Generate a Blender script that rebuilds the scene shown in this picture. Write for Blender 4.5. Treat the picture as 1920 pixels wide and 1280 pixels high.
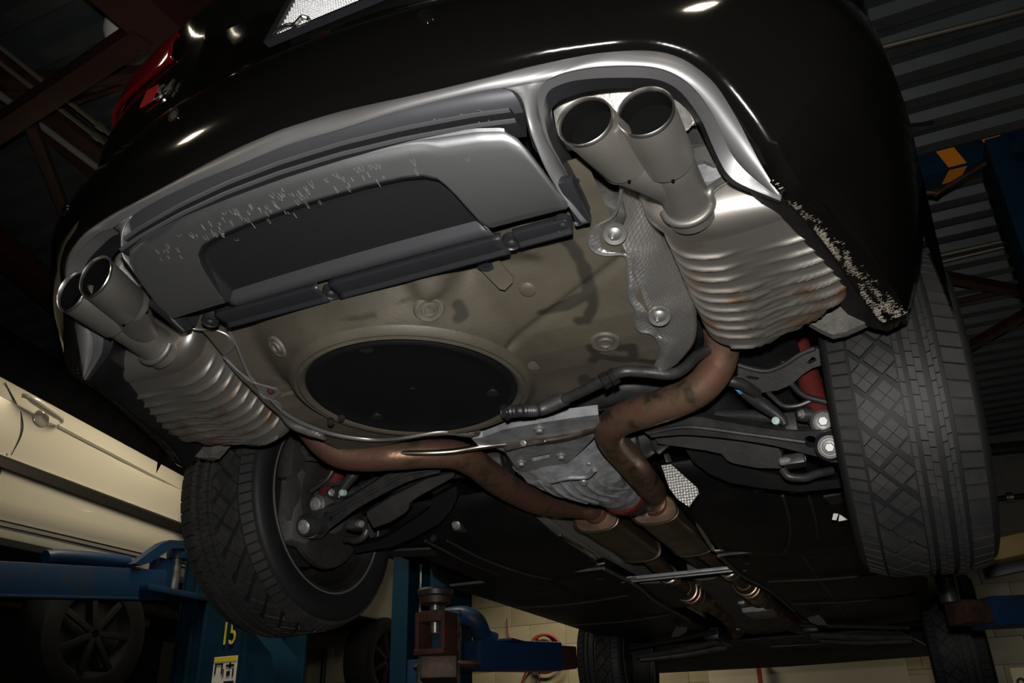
import bpy, bmesh, math, random
from mathutils import Vector, Matrix, noise
from mathutils.geometry import tessellate_polygon
random.seed(7)
for o in list(bpy.data.objects): bpy.data.objects.remove(o)
scene = bpy.context.scene
COL = scene.collection

# ------------------------------------------------------------------ camera, world, lights
H = 1.80                       # the workshop floor lies H below the hanging rear tyres' lowest point (z = 0 here)
CAM = Vector((0.6978, -1.8411, -0.2895))
CR = Matrix(((0.90919, -0.36315, 0.20368), (0.41554, 0.82235, -0.38868), (-0.02635, 0.43803, 0.89858)))
FPX = 1585.5
cd = bpy.data.cameras.new('camera'); cam = bpy.data.objects.new('camera', cd); COL.objects.link(cam)
cd.sensor_width = 36; cd.lens = 36 * FPX / 1920; cd.clip_start = 0.02
right, fwd, up = CR.col[0], CR.col[1], CR.col[2]
m3 = Matrix((right, up, -fwd)).transposed()
cam.matrix_world = Matrix.Translation(CAM + Vector((0, 0, H))) @ m3.to_4x4()
scene.camera = cam
vs = scene.view_settings
vs.view_transform = 'Standard'; vs.look = 'None'; vs.gamma = 1; vs.use_curve_mapping = False; vs.exposure = 0.0
world = bpy.data.worlds.new('world'); scene.world = world; world.use_nodes = True
world.node_tree.nodes['Background'].inputs[0].default_value = (0.9, 1.0, 1.0, 1)
world.node_tree.nodes['Background'].inputs[1].default_value = 0.004
# the camera's own flash, a hand's width above the lens
fd = bpy.data.lights.new('camera_flash', 'SPOT'); fl = bpy.data.objects.new('camera_flash', fd); COL.objects.link(fl)
fd.energy = 118; fd.shadow_soft_size = 0.018; fd.spot_size = math.radians(98); fd.spot_blend = .9; fd.color = (1.0, 0.97, 0.93)
fl.matrix_world = Matrix.Translation(CAM + Vector((0, 0, H)) + up * 0.11 + right * 0.0 - fwd * 0.02) @ m3.to_4x4() @ Matrix.Rotation(math.radians(-4), 4, 'Y') @ Matrix.Rotation(math.radians(2), 4, 'X')
def shop_light(x, y, z, size, energy, col=(1.0, 0.86, 0.62), spread=150):
    d = bpy.data.lights.new('shop_light', 'AREA'); o = bpy.data.objects.new('shop_light', d); COL.objects.link(o)
    d.shape = 'RECTANGLE'; d.size = size[0]; d.size_y = size[1]; d.energy = energy; d.color = col; d.spread = math.radians(spread)
    o.location = (x, y, z + H)
    return o
CEIL = 2.45
LAMPS = [(-1.9, 1.15, 27, 0), (-2.6, 6.2, 34, 0), (3.5, 6.0, 44, 0), (-2.1, -2.45, 12, 1), (1.8, -2.25, 9, 1)]     # x, y, watts, round?
for lx, ly, le, rd in LAMPS: shop_light(lx, ly, CEIL - 0.47, (.26, .26) if rd else (1.15, 0.22), le)

# ------------------------------------------------------------------ helpers
def at(u, v, x=None, y=None, z=None):
    """a point of the photograph (1920x1280) at a known coordinate of the place"""
    d = CR @ Vector(((u - 960) / FPX, 1, (640 - v) / FPX))
    if x is not None: t = (x - CAM.x) / d.x
    elif y is not None: t = (y - CAM.y) / d.y
    else: t = (z - CAM.z) / d.z
    return CAM + d * t
def atp(u, v, p0, n):
    d = CR @ Vector(((u - 960) / FPX, 1, (640 - v) / FPX)); n = Vector(n)
    return CAM + d * ((Vector(p0) - CAM).dot(n) / d.dot(n))
SX = 1
ORG = {}
MATS = {}
def tag(o, label=None, cat=None, group=None, kind=None):
    if label: o['label'] = label
    if cat: o['category'] = cat
    if group: o['group'] = group
    if kind: o['kind'] = kind
    return o
def thing(name, label, cat, loc=(0, 0, 0), group=None):
    o = bpy.data.objects.new(name, None); COL.objects.link(o)
    o.location = Vector(loc) + Vector((0, 0, H)); ORG[o.name] = Vector(loc); o.empty_display_size = .1
    return tag(o, label, cat, group)
def O(name, verts, faces, mat, parent=None, smooth=35, attr=None):
    verts = [Vector(v) for v in verts]
    if SX < 0:
        verts = [Vector((-v.x, v.y, v.z)) for v in verts]; faces = [tuple(reversed(f)) for f in faces]
    org = ORG[parent.name] if parent else Vector((0, 0, 0))
    me = bpy.data.meshes.new(name); me.from_pydata([v - org for v in verts], [], faces)
    if attr:
        a = me.attributes.new('mask', 'FLOAT', 'POINT'); a.data.foreach_set('value', attr)
    me.materials.append(MATS[mat] if isinstance(mat, str) else mat)
    if smooth:
        me.polygons.foreach_set('use_smooth', [True] * len(me.polygons)); me.set_sharp_from_angle(angle=math.radians(smooth))
    o = bpy.data.objects.new(name, me); COL.objects.link(o)
    if parent: o.parent = parent
    else: o.location = (0, 0, H)
    ORG[o.name] = org
    return o
def fixn(o):
    bm = bmesh.new(); bm.from_mesh(o.data); bmesh.ops.recalc_face_normals(bm, faces=bm.faces); bm.to_mesh(o.data); bm.free(); return o
def spline(pts, n):
    """n points along a Catmull-Rom curve through pts"""
    P = [Vector(p) for p in pts]
    if len(P) == 2: return [P[0].lerp(P[1], i / (n - 1)) for i in range(n)]
    Q = [P[0] * 2 - P[1]] + P + [P[-1] * 2 - P[-2]]
    L = [0]
    fine = []
    for i in range(1, len(Q) - 2):
        p0, p1, p2, p3 = Q[i - 1:i + 3]
        for k in range(16):
            t = k / 16
            fine.append(0.5 * ((2 * p1) + (p2 - p0) * t + (2 * p0 - 5 * p1 + 4 * p2 - p3) * t * t + (3 * p1 - p0 - 3 * p2 + p3) * t ** 3))
    fine.append(P[-1])
    for a, b in zip(fine, fine[1:]): L.append(L[-1] + (b - a).length)
    out = []; j = 0
    for i in range(n):
        s = L[-1] * i / (n - 1)
        while j < len(L) - 2 and L[j + 1] < s: j += 1
        d = L[j + 1] - L[j]
        out.append(fine[j].lerp(fine[j + 1], (s - L[j]) / d if d > 1e-9 else 0))
    return out
def cat(pts, k=6):
    """Catmull-Rom keeping the given knots (k steps between two knots)"""
    P = [Vector(p) for p in pts]; Q = [P[0] * 2 - P[1]] + P + [P[-1] * 2 - P[-2]]; out = []
    for i in range(1, len(Q) - 2):
        p0, p1, p2, p3 = Q[i - 1:i + 3]
        for j in range(k):
            t = j / k
            out.append(0.5 * ((2 * p1) + (p2 - p0) * t + (2 * p0 - 5 * p1 + 4 * p2 - p3) * t * t + (3 * p1 - p0 - 3 * p2 + p3) * t ** 3))
    out.append(P[-1]); return out
def grid(rails, closed_u=False, closed_v=False):
    n = len(rails[0]); V = [p for r in rails for p in r]; F = []
    R = len(rails)
    for i in range(R if closed_v else R - 1):
        for j in range(n if closed_u else n - 1):
            a = i * n + j; b = i * n + (j + 1) % n; c = ((i + 1) % R) * n + (j + 1) % n; d = ((i + 1) % R) * n + j
            F.append((a, b, c, d))
    return V, F
def loft(name, rails, mat, parent, thick=0, smooth=35, flip=False):
    V, F = grid(rails)
    if flip: F = [tuple(reversed(f)) for f in F]
    o = O(name, V, F, mat, parent, smooth)
    if thick:
        md = o.modifiers.new('thickness', 'SOLIDIFY'); md.thickness = abs(thick); md.offset = 1 if thick > 0 else -1
    return o
def tube(name, pts, r, mat, parent, seg=14, n=0, caps=True, smooth=40, sq=None):
    n = n or max(2, len(pts) * 8 if len(pts) > 2 else 2)
    P = spline(pts, n); rs = r if isinstance(r, (list, tuple)) else None
    V = []; F = []; prev = None
    for i, p in enumerate(P):
        t = (P[min(i + 1, n - 1)] - P[max(i - 1, 0)]).normalized()
        if prev is None:
            a = Vector((0, 0, 1)) if abs(t.z) < .9 else Vector((1, 0, 0)); u = t.cross(a).normalized()
        else: u = (prev - t * prev.dot(t)).normalized()
        prev = u; w = t.cross(u)
        if rs:
            f = i / (n - 1) * (len(rs) - 1); k = min(int(f), len(rs) - 2); rr = rs[k] + (rs[k + 1] - rs[k]) * (f - k)
        else: rr = r
        for j in range(seg):
            an = 2 * math.pi * j / seg; cu, cw = math.cos(an), math.sin(an)
            if sq: V.append(p + u * cu * rr * sq[0] + w * cw * rr * sq[1])
            else: V.append(p + (u * cu + w * cw) * rr)
    for i in range(n - 1):
        for j in range(seg):
            a = i * seg + j; b = i * seg + (j + 1) % seg
            F.append((a, a + seg, b + seg, b))
    if caps: F.append(tuple(range(seg))); F.append(tuple(reversed(range((n - 1) * seg, n * seg))))
    return fixn(O(name, V, F, mat, parent, smooth))
def frame(axis):
    w = Vector(axis).normalized(); a = Vector((0, 0, 1)) if abs(w.z) < .9 else Vector((1, 0, 0))
    u = a.cross(w).normalized(); return u, w.cross(u), w
def lathe(name, c, axis, prof, mat, parent, seg=32, smooth=35, closed=False, caps=True, skew=None):
    """prof: (radius, height along axis)"""
    u, v, w = frame(axis); c = Vector(c); V = []; F = []; n = len(prof)
    if skew is not None: w = Vector(skew).normalized()
    for r, h in prof:
        for j in range(seg):
            a = 2 * math.pi * j / seg; V.append(c + (u * math.cos(a) + v * math.sin(a)) * r + w * h)
    for i in range(n if closed else n - 1):
        for j in range(seg):
            a = i * seg + j; b = i * seg + (j + 1) % seg; k = ((i + 1) % n) * seg
            F.append((a, b, k + (j + 1) % seg, k + j))
    if not closed and caps:
        if prof[0][0] > 1e-4: F.append(tuple(reversed(range(seg))))
        if prof[-1][0] > 1e-4: F.append(tuple(range((n - 1) * seg, n * seg)))
    return O(name, V, F, mat, parent, smooth)
def box(name, lo, hi, mat, parent, bev=0.0, R=None, c=None):
    lo = Vector(lo); hi = Vector(hi)
    bm = bmesh.new(); bmesh.ops.create_cube(bm, size=1)
    for v in bm.verts: v.co = Vector((lo.x + (v.co.x + .5) * (hi.x - lo.x), lo.y + (v.co.y + .5) * (hi.y - lo.y), lo.z + (v.co.z + .5) * (hi.z - lo.z)))
    if bev: bmesh.ops.bevel(bm, geom=list(bm.edges), offset=bev, segments=2, affect='EDGES', profile=.6)
    V = [v.co.copy() for v in bm.verts]; bm.verts.index_update(); F = [tuple(v.index for v in f.verts) for f in bm.faces]; bm.free()
    if R is not None:
        V = [R @ v for v in V]
    if c is not None: V = [v + Vector(c) for v in V]
    return O(name, V, F, mat, parent, 40)
def beam(name, a, b, w, h, mat, parent, bev=0.004, upv=(0, 0, 1)):
    a = Vector(a); b = Vector(b); t = (b - a); L = t.length; t.normalize()
    s = t.cross(Vector(upv)); s = s.normalized() if s.length > 1e-4 else Vector((1, 0, 0)); n = s.cross(t)
    R = Matrix((s, t, n)).transposed()
    return box(name, (-w / 2, 0, -h / 2), (w / 2, L, h / 2), mat, parent, bev, R, a)
def plate(name, outline, n, thick, mat, parent, holes=(), bev=0.0, smooth=30):
    """flat plate: outline is a list of 3D points in one plane, pushed by thick along n (real thickness)"""
    n = Vector(n).normalized(); u, v, w = frame(n); P = [Vector(p) for p in outline]; o0 = P[0]
    loops = [P] + [[Vector(p) for p in h] for h in holes]
    two = [[Vector(((p - o0).dot(u), (p - o0).dot(v), 0)) for p in L] for L in loops]
    tris = tessellate_polygon(two)
    flat = [p for L in loops for p in L]; N = len(flat)
    V = flat + [p + n * thick for p in flat]; F = []
    for t in tris:
        F.append(tuple(t)); F.append(tuple(N + i for i in reversed(t)))
    k = 0
    for L in loops:
        m = len(L)
        for i in range(m):
            a = k + i; b = k + (i + 1) % m; F.append((a, b, N + b, N + a))
        k += m
    return fixn(O(name, V, F, mat, parent, smooth))
def circ(c, n, r, k=16, e=1.0):
    u, v, w = frame(n); return [Vector(c) + u * math.cos(2 * math.pi * i / k) * r + v * math.sin(2 * math.pi * i / k) * r * e for i in range(k)]
def bolt(c, n, r, parent, mat='zinc', name='bolt'):
    b = lathe(name, c, n, [(0, -.004), (r * 1.55, -.004), (r * 1.6, r * .18), (r * 1.35, r * .35), (0, r * .35)], mat, parent, 24)
    hx = []
    u, v, w = frame(n); c = Vector(c)
    V = [c + (u * math.cos(i * math.pi / 3) + v * math.sin(i * math.pi / 3)) * rr + w * h for rr, h in ((r, r * .3), (r, r * .95), (r * .84, r * 1.12)) for i in range(6)]
    F = [(a * 6 + i, a * 6 + (i + 1) % 6, a * 6 + 6 + (i + 1) % 6, a * 6 + 6 + i) for a in (0, 1) for i in range(6)] + [tuple(12 + i for i in range(6))]
    O('hex_head', V, F, mat, b, 20)
    return b
def text(name, body, size, c, xdir, ydir, mat, parent, ext=0.001, align='LEFT', shear=0, sx=1.0):
    cu = bpy.data.curves.new(name, 'FONT'); cu.body = body; cu.size = size; cu.extrude = ext; cu.align_x = align; cu.shear = shear; cu.resolution_u = 4
    t = bpy.data.objects.new('t', cu); COL.objects.link(t)
    bpy.context.view_layer.update()
    me = t.to_mesh(); V = [v.co.copy() for v in me.vertices]; F = [tuple(p.vertices) for p in me.polygons]; t.to_mesh_clear()
    bpy.data.objects.remove(t); bpy.data.curves.remove(cu)
    x = Vector(xdir).normalized(); y = Vector(ydir).normalized(); n = x.cross(y); c = Vector(c)
    return O(name, [c + x * v.x * sx + y * v.y + n * v.z for v in V], F, mat, parent, 0)

# ------------------------------------------------------------------ materials
def mat(name, col, rough=.5, metal=0.0, col2=None, scale=8.0, lo=.45, hi=.65, bump=0.0, bscale=60.0, rough2=None, coat=0.0, spec=.5, mask=None, stretch=None, detail=6, aniso=0, metal2=None, emit=None):
    m = bpy.data.materials.new(name); m.use_nodes = True; nt = m.node_tree; b = nt.nodes['Principled BSDF']
    def setin(k, v): b.inputs[k].default_value = v
    setin('Base Color', (*col, 1)); setin('Roughness', rough); setin('Metallic', metal); setin('Coat Weight', coat); setin('Specular IOR Level', spec); setin('Coat Roughness', .03)
    if emit: setin('Emission Color', (*emit[0], 1)); setin('Emission Strength', emit[1])
    tc = nt.nodes.new('ShaderNodeTexCoord'); vec = tc.outputs['Object']
    if stretch:
        mp = nt.nodes.new('ShaderNodeMapping'); mp.inputs['Scale'].default_value = stretch; nt.links.new(vec, mp.inputs[0]); vec = mp.outputs[0]
    if col2 is not None:
        nz = nt.nodes.new('ShaderNodeTexNoise'); nz.inputs['Scale'].default_value = scale; nz.inputs['Detail'].default_value = detail; nz.inputs['Roughness'].default_value = .62; nt.links.new(vec, nz.inputs['Vector'])
        mr = nt.nodes.new('ShaderNodeMapRange'); mr.inputs[1].default_value = lo; mr.inputs[2].default_value = hi; nt.links.new(nz.outputs[0], mr.inputs[0]); f = mr.outputs[0]
        mx = nt.nodes.new('ShaderNodeMix'); mx.data_type = 'RGBA'; mx.inputs[6].default_value = (*col, 1); mx.inputs[7].default_value = (*col2, 1); nt.links.new(f, mx.inputs[0]); out = mx.outputs[2]
        if rough2 is not None:
            m2 = nt.nodes.new('ShaderNodeMapRange'); m2.inputs[3].default_value = rough; m2.inputs[4].default_value = rough2; nt.links.new(f, m2.inputs[0]); nt.links.new(m2.outputs[0], b.inputs['Roughness'])
        if metal2 is not None:
            m2 = nt.nodes.new('ShaderNodeMapRange'); m2.inputs[3].default_value = metal; m2.inputs[4].default_value = metal2; nt.links.new(f, m2.inputs[0]); nt.links.new(m2.outputs[0], b.inputs['Metallic'])
        nt.links.new(out, b.inputs['Base Color'])
    if mask:                                   # a stain with a shape of its own, painted per vertex
        at_ = nt.nodes.new('ShaderNodeAttribute'); at_.attribute_name = 'mask'
        mx2 = nt.nodes.new('ShaderNodeMix'); mx2.data_type = 'RGBA'; mx2.inputs[7].default_value = (*mask, 1)
        if col2 is not None: nt.links.new(out, mx2.inputs[6])
        else: mx2.inputs[6].default_value = (*col, 1)
        nt.links.new(at_.outputs['Fac'], mx2.inputs[0]); nt.links.new(mx2.outputs[2], b.inputs['Base Color'])
    if bump:
        n2 = nt.nodes.new('ShaderNodeTexNoise'); n2.inputs['Scale'].default_value = bscale; n2.inputs['Detail'].default_value = 4; nt.links.new(vec, n2.inputs['Vector'])
        bp = nt.nodes.new('ShaderNodeBump'); bp.inputs['Strength'].default_value = bump; bp.inputs['Distance'].default_value = .01; nt.links.new(n2.outputs[0], bp.inputs['Height']); nt.links.new(bp.outputs[0], b.inputs['Normal'])
    MATS[name] = m; return m
mat('black_paint', (.0035, .0034, .003), .09, 0, coat=.6, spec=.5)
mat('scuffed_paint', (.0035, .0034, .003), .12, 0, col2=(.30, .26, .21), scale=26, lo=.54, hi=.60, stretch=(2.2, 2.2, .45), rough2=.8, mask=None)
mat('satin_silver', (.25, .25, .26), .48, .65, col2=(.2, .195, .19), scale=3, lo=.4, hi=.7)
mat('panel_silver', (.50, .51, .53), .46, 1, col2=(.34, .35, .36), scale=7, lo=.35, hi=.7, rough2=.52, bump=.02, bscale=40)
mat('drip_mark', (.2, .205, .205), .5, .4)
mat('dark_plastic', (.018, .019, .022), .38, 0, bump=.03, bscale=400)
mat('fillet_grey', (.075, .077, .085), .45, .5)
mat('slat_black', (.02, .0205, .023), .32, .2)
mat('recess_plastic', (.010, .0105, .0115), .5, 0, bump=.04, bscale=500)
mat('slat_grey', (.16, .163, .175), .42, .65)
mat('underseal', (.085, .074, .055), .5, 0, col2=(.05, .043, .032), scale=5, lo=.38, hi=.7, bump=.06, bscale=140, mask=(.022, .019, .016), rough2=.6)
mat('well_cover', (.006, .006, .007), .42, 0, bump=.06, bscale=350)
mat('plug_rubber', (.10, .09, .072), .6, 0, col2=(.06, .054, .044), scale=30)
mat('muffler_steel', (.52, .50, .465), .40, .9, col2=(.36, .34, .30), scale=6, lo=.42, hi=.7, rough2=.5, mask=(.30, .16, .08), bump=.012, bscale=90)
mat('tip_steel', (.25, .24, .22), .46, .75, col2=(.18, .167, .148), scale=12, lo=.4, hi=.7, rough2=.6)
mat('tip_rim', (.9, .88, .85), .3, 1)
mat('soot_shade', (.002, .002, .002), .9, 0, spec=.1)
mat('rusty_pipe', (.17, .105, .065), .42, .8, col2=(.085, .037, .025), scale=14, lo=.38, hi=.56, rough2=.66, metal2=.3, bump=.06, bscale=120)
mat('warm_pipe', (.23, .165, .11), .36, .9, col2=(.115, .05, .032), scale=16, lo=.36, hi=.62, rough2=.62, metal2=.3, bump=.05, bscale=120)
mat('resonator_steel', (.25, .2, .14), .36, .9, col2=(.13, .1, .07), scale=6, lo=.4, hi=.7, rough2=.5)
mat('copper_face', (.5, .33, .24), .34, .9, col2=(.32, .2, .14), scale=14)
mat('bar_steel', (.55, .48, .4), .3, 1, col2=(.35, .27, .2), scale=20)
mat('cast_alloy', (.34, .345, .36), .55, .35, col2=(.2, .2, .205), scale=26, lo=.4, hi=.65, bump=.16, bscale=90)
mat('plate_alloy', (.36, .37, .39), .5, .4, col2=(.24, .24, .25), scale=26, lo=.45, hi=.65, bump=.05, bscale=160)
mat('shield_foil', (.55, .545, .53), .42, .9, col2=(.4, .39, .37), scale=6, rough2=.55)
mat('foil_edge', (.32, .315, .30), .45, .8)
mat('matte_black', (.008, .008, .008), .8, spec=.2)
mat('bright_shield', (.62, .61, .58), .5, .7, col2=(.4, .38, .35), scale=30, bump=.15, bscale=200)
mat('rubber', (.018, .018, .0185), .62, 0, col2=(.027, .0265, .026), scale=14, spec=.4)
mat('sidewall_groove_shade', (.010, .010, .0105), .6, 0, spec=.3)  # also the groove bottoms: kept darker than the tread as groove shade
mat('dark_rim', (.018, .017, .016), .5, .3, col2=(.035, .03, .026), scale=9)
mat('rim_edge', (.4, .38, .35), .4, .8)
mat('arm_black', (.02, .02, .021), .42, 0, col2=(.045, .043, .04), scale=16, lo=.45, hi=.75, bump=.04, bscale=140)
mat('dusty_black', (.016, .0155, .0145), .62, 0, col2=(.032, .03, .027), scale=12, lo=.4, hi=.7, bump=.08, bscale=120)
mat('knuckle_grey', (.10, .097, .09), .55, .3, col2=(.06, .057, .053), scale=20)
mat('zinc', (.30, .30, .29), .42, .5)
mat('red_paint', (.10, .016, .013), .42, 0, col2=(.055, .014, .012), scale=20, lo=.45, hi=.7, spec=.35)
mat('red_rubber', (.22, .045, .04), .6, 0, bump=.08)
mat('blue_tape', (.12, .42, .85), .5)
mat('teal_plastic', (.35, .5, .44), .5)
mat('undertray', (.0055, .0055, .006), .5, 0, col2=(.010, .0097, .0093), scale=7, bump=.04, bscale=250, spec=.22)
mat('felt', (.10, .095, .085), .95, 0, col2=(.06, .056, .05), scale=40, bump=.5, bscale=260)
mat('plate_white', (.97, .97, .97), .14, 1)
mat('plate_face', (.9, .9, .9), .5)
mat('plate_red', (.45, .01, .02), .5)
mat('chrome', (.9, .9, .9), .22, 1)
mat('lamp_red', (.10, .003, .004), .1, 0, coat=.4)
mat('badge_red', (.25, .003, .006), .7, spec=.2)
mat('beige_paint', (.62, .58, .48), .22, .1, coat=.5)
mat('beige_dark', (.012, .011, .01), .4)
mat('glass_dark', (.004, .004, .005), .05, coat=.5)
mat('lift_blue', (.006, .028, .075), .42, 0, col2=(.010, .018, .03), scale=7, lo=.5, hi=.68, rough2=.6, bump=.05, bscale=50, spec=.3)
mat('post_blue', (.004, .026, .052), .6, 0, col2=(.004, .018, .032), scale=3, spec=.1)
mat('rusty_steel', (.07, .022, .014), .6, .2, col2=(.03, .016, .012), scale=18)
mat('rust_brown', (.05, .03, .022), .55, .5, col2=(.09, .045, .03), scale=22)
mat('pin_steel', (.45, .45, .42), .35, .9, col2=(.2, .18, .15), scale=25)
mat('joist_red', (.045, .010, .007), .6, 0, col2=(.03, .008, .006), scale=5)
mat('deck_steel', (.075, .085, .09), .5, .3, col2=(.055, .063, .066), scale=2)
mat('conduit', (.22, .2, .15), .45, .6)
mat('wall_cream', (.44, .40, .27), .8, 0, col2=(.40, .36, .24), scale=3, bump=.05, bscale=30)
mat('wall_white', (.52, .48, .38), .7, 0)
mat('wall_grey', (.20, .20, .18), .8, 0, col2=(.17, .17, .155), scale=3)
mat('mortar', (.33, .30, .21), .9)
mat('wall_dark', (.03, .035, .03), .9)
mat('floor_grey', (.03, .029, .028), .6, 0, col2=(.02, .019, .018), scale=2)
mat('hazard_orange', (.8, .26, .01), .5)
mat('sign_yellow', (.75, .6, .03), .5)
mat('sign_white', (.75, .74, .7), .5)
mat('sign_black', (.01, .01, .01), .5)
mat('lamp_white', (.75, .76, .72), .4)
mat('lamp_glow', (1, 1, 1), .5, emit=((1.0, .86, .62), 6.0))
mat('hose_red', (.3, .03, .02), .5)
mat('steel_dark', (.03, .03, .032), .45, .5)
mat('cloth_tan', (.35, .25, .1), .8)
# ------------------------------------------------------------------ the raised black car: bumper and body
car = thing('sedan', 'black sedan raised on a lift, seen from below its rear bumper with four exhaust tips', 'car')
def lerpt(tab, x):
    for (a, b), (c, d) in zip(tab, tab[1:]):
        if x <= c: return b + (d - b) * (x - a) / (c - a)
    return tab[-1][1]
PLAN = [(0, -1.085), (.1, -1.082), (.2, -1.072), (.3, -1.056), (.4, -1.033), (.5, -1.004), (.58, -.976), (.66, -.94), (.72, -.90), (.775, -.845), (.81, -.785), (.835, -.72), (.85, -.64), (.858, -.55), (.862, -.45), (.865, -.35), (.866, 0)]
def plan(x): return lerpt(PLAN, x)
A_PX = [(545, 238, -1.075), (640, 210, -1.07), (760, 183, -1.062), (900, 150, -1.045), (1000, 125, -1.03), (1100, 105, -1.012), (1160, 98, -1.0), (1215, 97, -.985), (1260, 105, -.972), (1300, 125, -.955), (1340, 160, -.93), (1380, 220, -.895), (1405, 265, -.872), (1430, 310, -.85), (1465, 365, -.82), (1510, 415, -.74), (1552, 470, -.66), (1592, 525, -.57), (1627, 578, -.49), (1660, 620, -.437)]
A3 = [at(u, v, y=y) for u, v, y in A_PX]; A3[0].x = 0
CREASE_PX = [(553, 201, -1.085), (648, 170, -1.081), (768, 137, -1.073), (905, 90, -1.056), (1005, 76, -1.041), (1105, 66, -1.02), (1165, 61, -1.008), (1228, 62, -.99), (1285, 74, -.972), (1335, 98, -.95), (1380, 142, -.92), (1422, 205, -.89), (1447, 250, -.872), (1472, 300, -.855), (1503, 350, -.82), (1560, 395, -.735), (1612, 448, -.65), (1652, 510, -.56), (1683, 560, -.48), (1698, 602, -.425)]
C3 = [at(u, v, y=y) for u, v, y in CREASE_PX]; C3[0].x = 0
XS = [0, .09, .19, .3, .38, .46, .51, .56, .61, .655, .70, .745, .775, .80, .82, .838, .85, .857, .861, .863]
ENDY = {}
def brail(zs, dy, k, endy, dc=0, tp=0):
    out = []
    for i, x in enumerate(XS):
        z = lerpt([(0, zs[0]), (9, zs[0]), (19, zs[1])], i); y = plan(x)
        if i >= 15:
            t = (i - 15) / 4; y = plan(XS[15]) + (endy - plan(XS[15])) * t
        if tp: y -= dy * tp * max(0, min(1, (x - .42) / .28)) * (1 - min(1, max(0, (i - 12) / 7)))
        if dc: y += dc * max(0, min(1, (.44 - x) / .26))
        out.append(Vector((x * k, y + dy * (1 - min(1, max(0, (i - 12) / 7))), z)))
    return out
RAILS = [A3, C3,
         brail((.615, .475), -.002, 1.0, -.415), brail((.655, .56), -.002, 1.0, -.385), brail((.692, .64), .004, .998, -.33),
         brail((.722, .72), .018, .992, -.26), brail((.737, .745), .038, .985, -.24)]
def half(name, rails, mat_, thick=0.0, parent=None, k=4):
    global SX
    R = [cat(r, k) for r in rails]
    full = [[Vector((-p.x, p.y, p.z)) for p in reversed(r[1:])] + r for r in R]
    return loft(name, full, mat_, parent or car, thick)
RAILS[2] = [c.lerp(b, .5) + Vector((.0, -.003, 0)) + Vector((b.x - c.x, 0, 0)) * .10 for c, b in zip(C3, RAILS[3])]
bumper = half('bumper_cover', RAILS, 'black_paint', .004)
TR = [brail((.737, .745), .038, .985, -.24), brail((.744, .752), .09, .988, -.23, 0, .3), brail((.757, .765), .126, .99, -.22, 0, .5), brail((.79, .80), .136, .995, -.2, 0, .6), brail((.92, .90), .141, 1.0, -.1, 0, .62), brail((1.10, 1.03), .146, .965, 0, .055, .45), brail((1.15, 1.09), .11, .91, .05, .03, .2), brail((1.165, 1.12), .14, .89, .1)]
trunk = half('trunk_lid', TR, 'black_paint')
DK = [TR[-1], [Vector((p.x * .93, p.y * .55 + (-.1), 1.20)) for p in TR[-1]], [Vector((p.x * .85, p.y * .2 + .1, 1.26)) for p in TR[-1]], [Vector((p.x * .72, p.y * .02 + .75, 1.52)) for p in TR[-1]], [Vector((p.x * .70, p.y * .02 + 1.8, 1.56)) for p in TR[-1]]]
half('rear_deck_and_roof', DK, 'black_paint')
# rear wings with the wheel arch, one to a side
for SX in (1, -1):
    prof = []
    for i in range(29):
        y = -.42 + 4.2 * i / 28
        a = .40 - max(0, 0)
        def arch(yc): return .42 + math.sqrt(max(0, .385 ** 2 - (y - yc) ** 2)) if abs(y - yc) < .385 else None
        lo = arch(0) or arch(2.81) or .33
        prof.append([Vector((.863 - .03 * max(0, (lo - .5)) , y, max(lo, .33))), Vector((.875, y, max(lo + .02, .62))), Vector((.868, y, .88)), Vector((.84, y, 1.03)), Vector((.80, y, 1.10))])
    loft('body_side', prof, 'black_paint', car)
SX = 1
# scuffs on the two bumper corners behind the wheels
def scuff():
    B = cat(A3, 8)[13 * 8 + 4:-2]; Cc = cat(C3, 8)[13 * 8 + 4:-2]
    V = []; F = []
    rnd = random.Random(3)
    while len(F) < 1000:
        s = rnd.random() ** .7; g = s * (len(B) - 2); i = int(g); e = g - i
        wd = .2 + .95 * s ** 1.3
        f = -.25 + (abs(rnd.gauss(0, .55)) % 1.0) * wd + .25 * rnd.random()
        if f < .05 or noise.noise(Vector((s * 14, f * 5, 0))) < rnd.uniform(-.25, .25): continue
        b_ = B[i].lerp(B[i + 1], e); c_ = Cc[i].lerp(Cc[i + 1], e)
        p = b_.lerp(c_, f); n = (B[i + 1] - B[i]).cross(c_ - b_).normalized()
        if n.dot(CAM - p) < 0: n = -n
        L = (c_ - b_).normalized(); W = n.cross(L)
        l = rnd.uniform(.001, .006) * (rnd.random() ** .8 + .2); w = rnd.uniform(.0003, .0011)
        o = p + n * .0047
        k = len(V); V += [o - W * w, o + W * w, o + W * w * .6 + L * l, o - W * w * .7 + L * l * .9]; F.append((k, k + 1, k + 2, k + 3))
    return V, F
for SX in (1, -1):
    V, F = scuff(); s = O('scuff_marks', V, F, mat('scuff%d' % SX, (.24, .21, .17) if SX > 0 else (.04, .036, .032), .8), bumper, 0); tag(s, kind='stuff')
SX = 1
# dark inner skin behind the bumper's lower edge
for SX in (1, -1):
    Al = cat(A3[13:], 5)
    loft('bumper_inner_skin', [Al, [q + Vector((-.014, .004, .008)) for q in Al], [q + Vector((-.045, .012, .035)) for q in Al], [q + Vector((-.06, .02, .14)) for q in Al]], 'undertray', bumper)
SX = 1
# parking sensors: small rings set into the bumper
for x, z in ((.236, .668), (-.236, .668), (.60, .66), (-.60, .66)):
    p = Vector((x, plan(abs(x)) - .006, z)); nx = .55 * x
    s = lathe('parking_sensor', p, (nx, -1, -.08), [(0, .003), (.0085, .003), (.0095, .001), (.0105, .0035), (.0118, .0035), (.0125, 0)], 'black_paint', car, 28)

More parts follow.
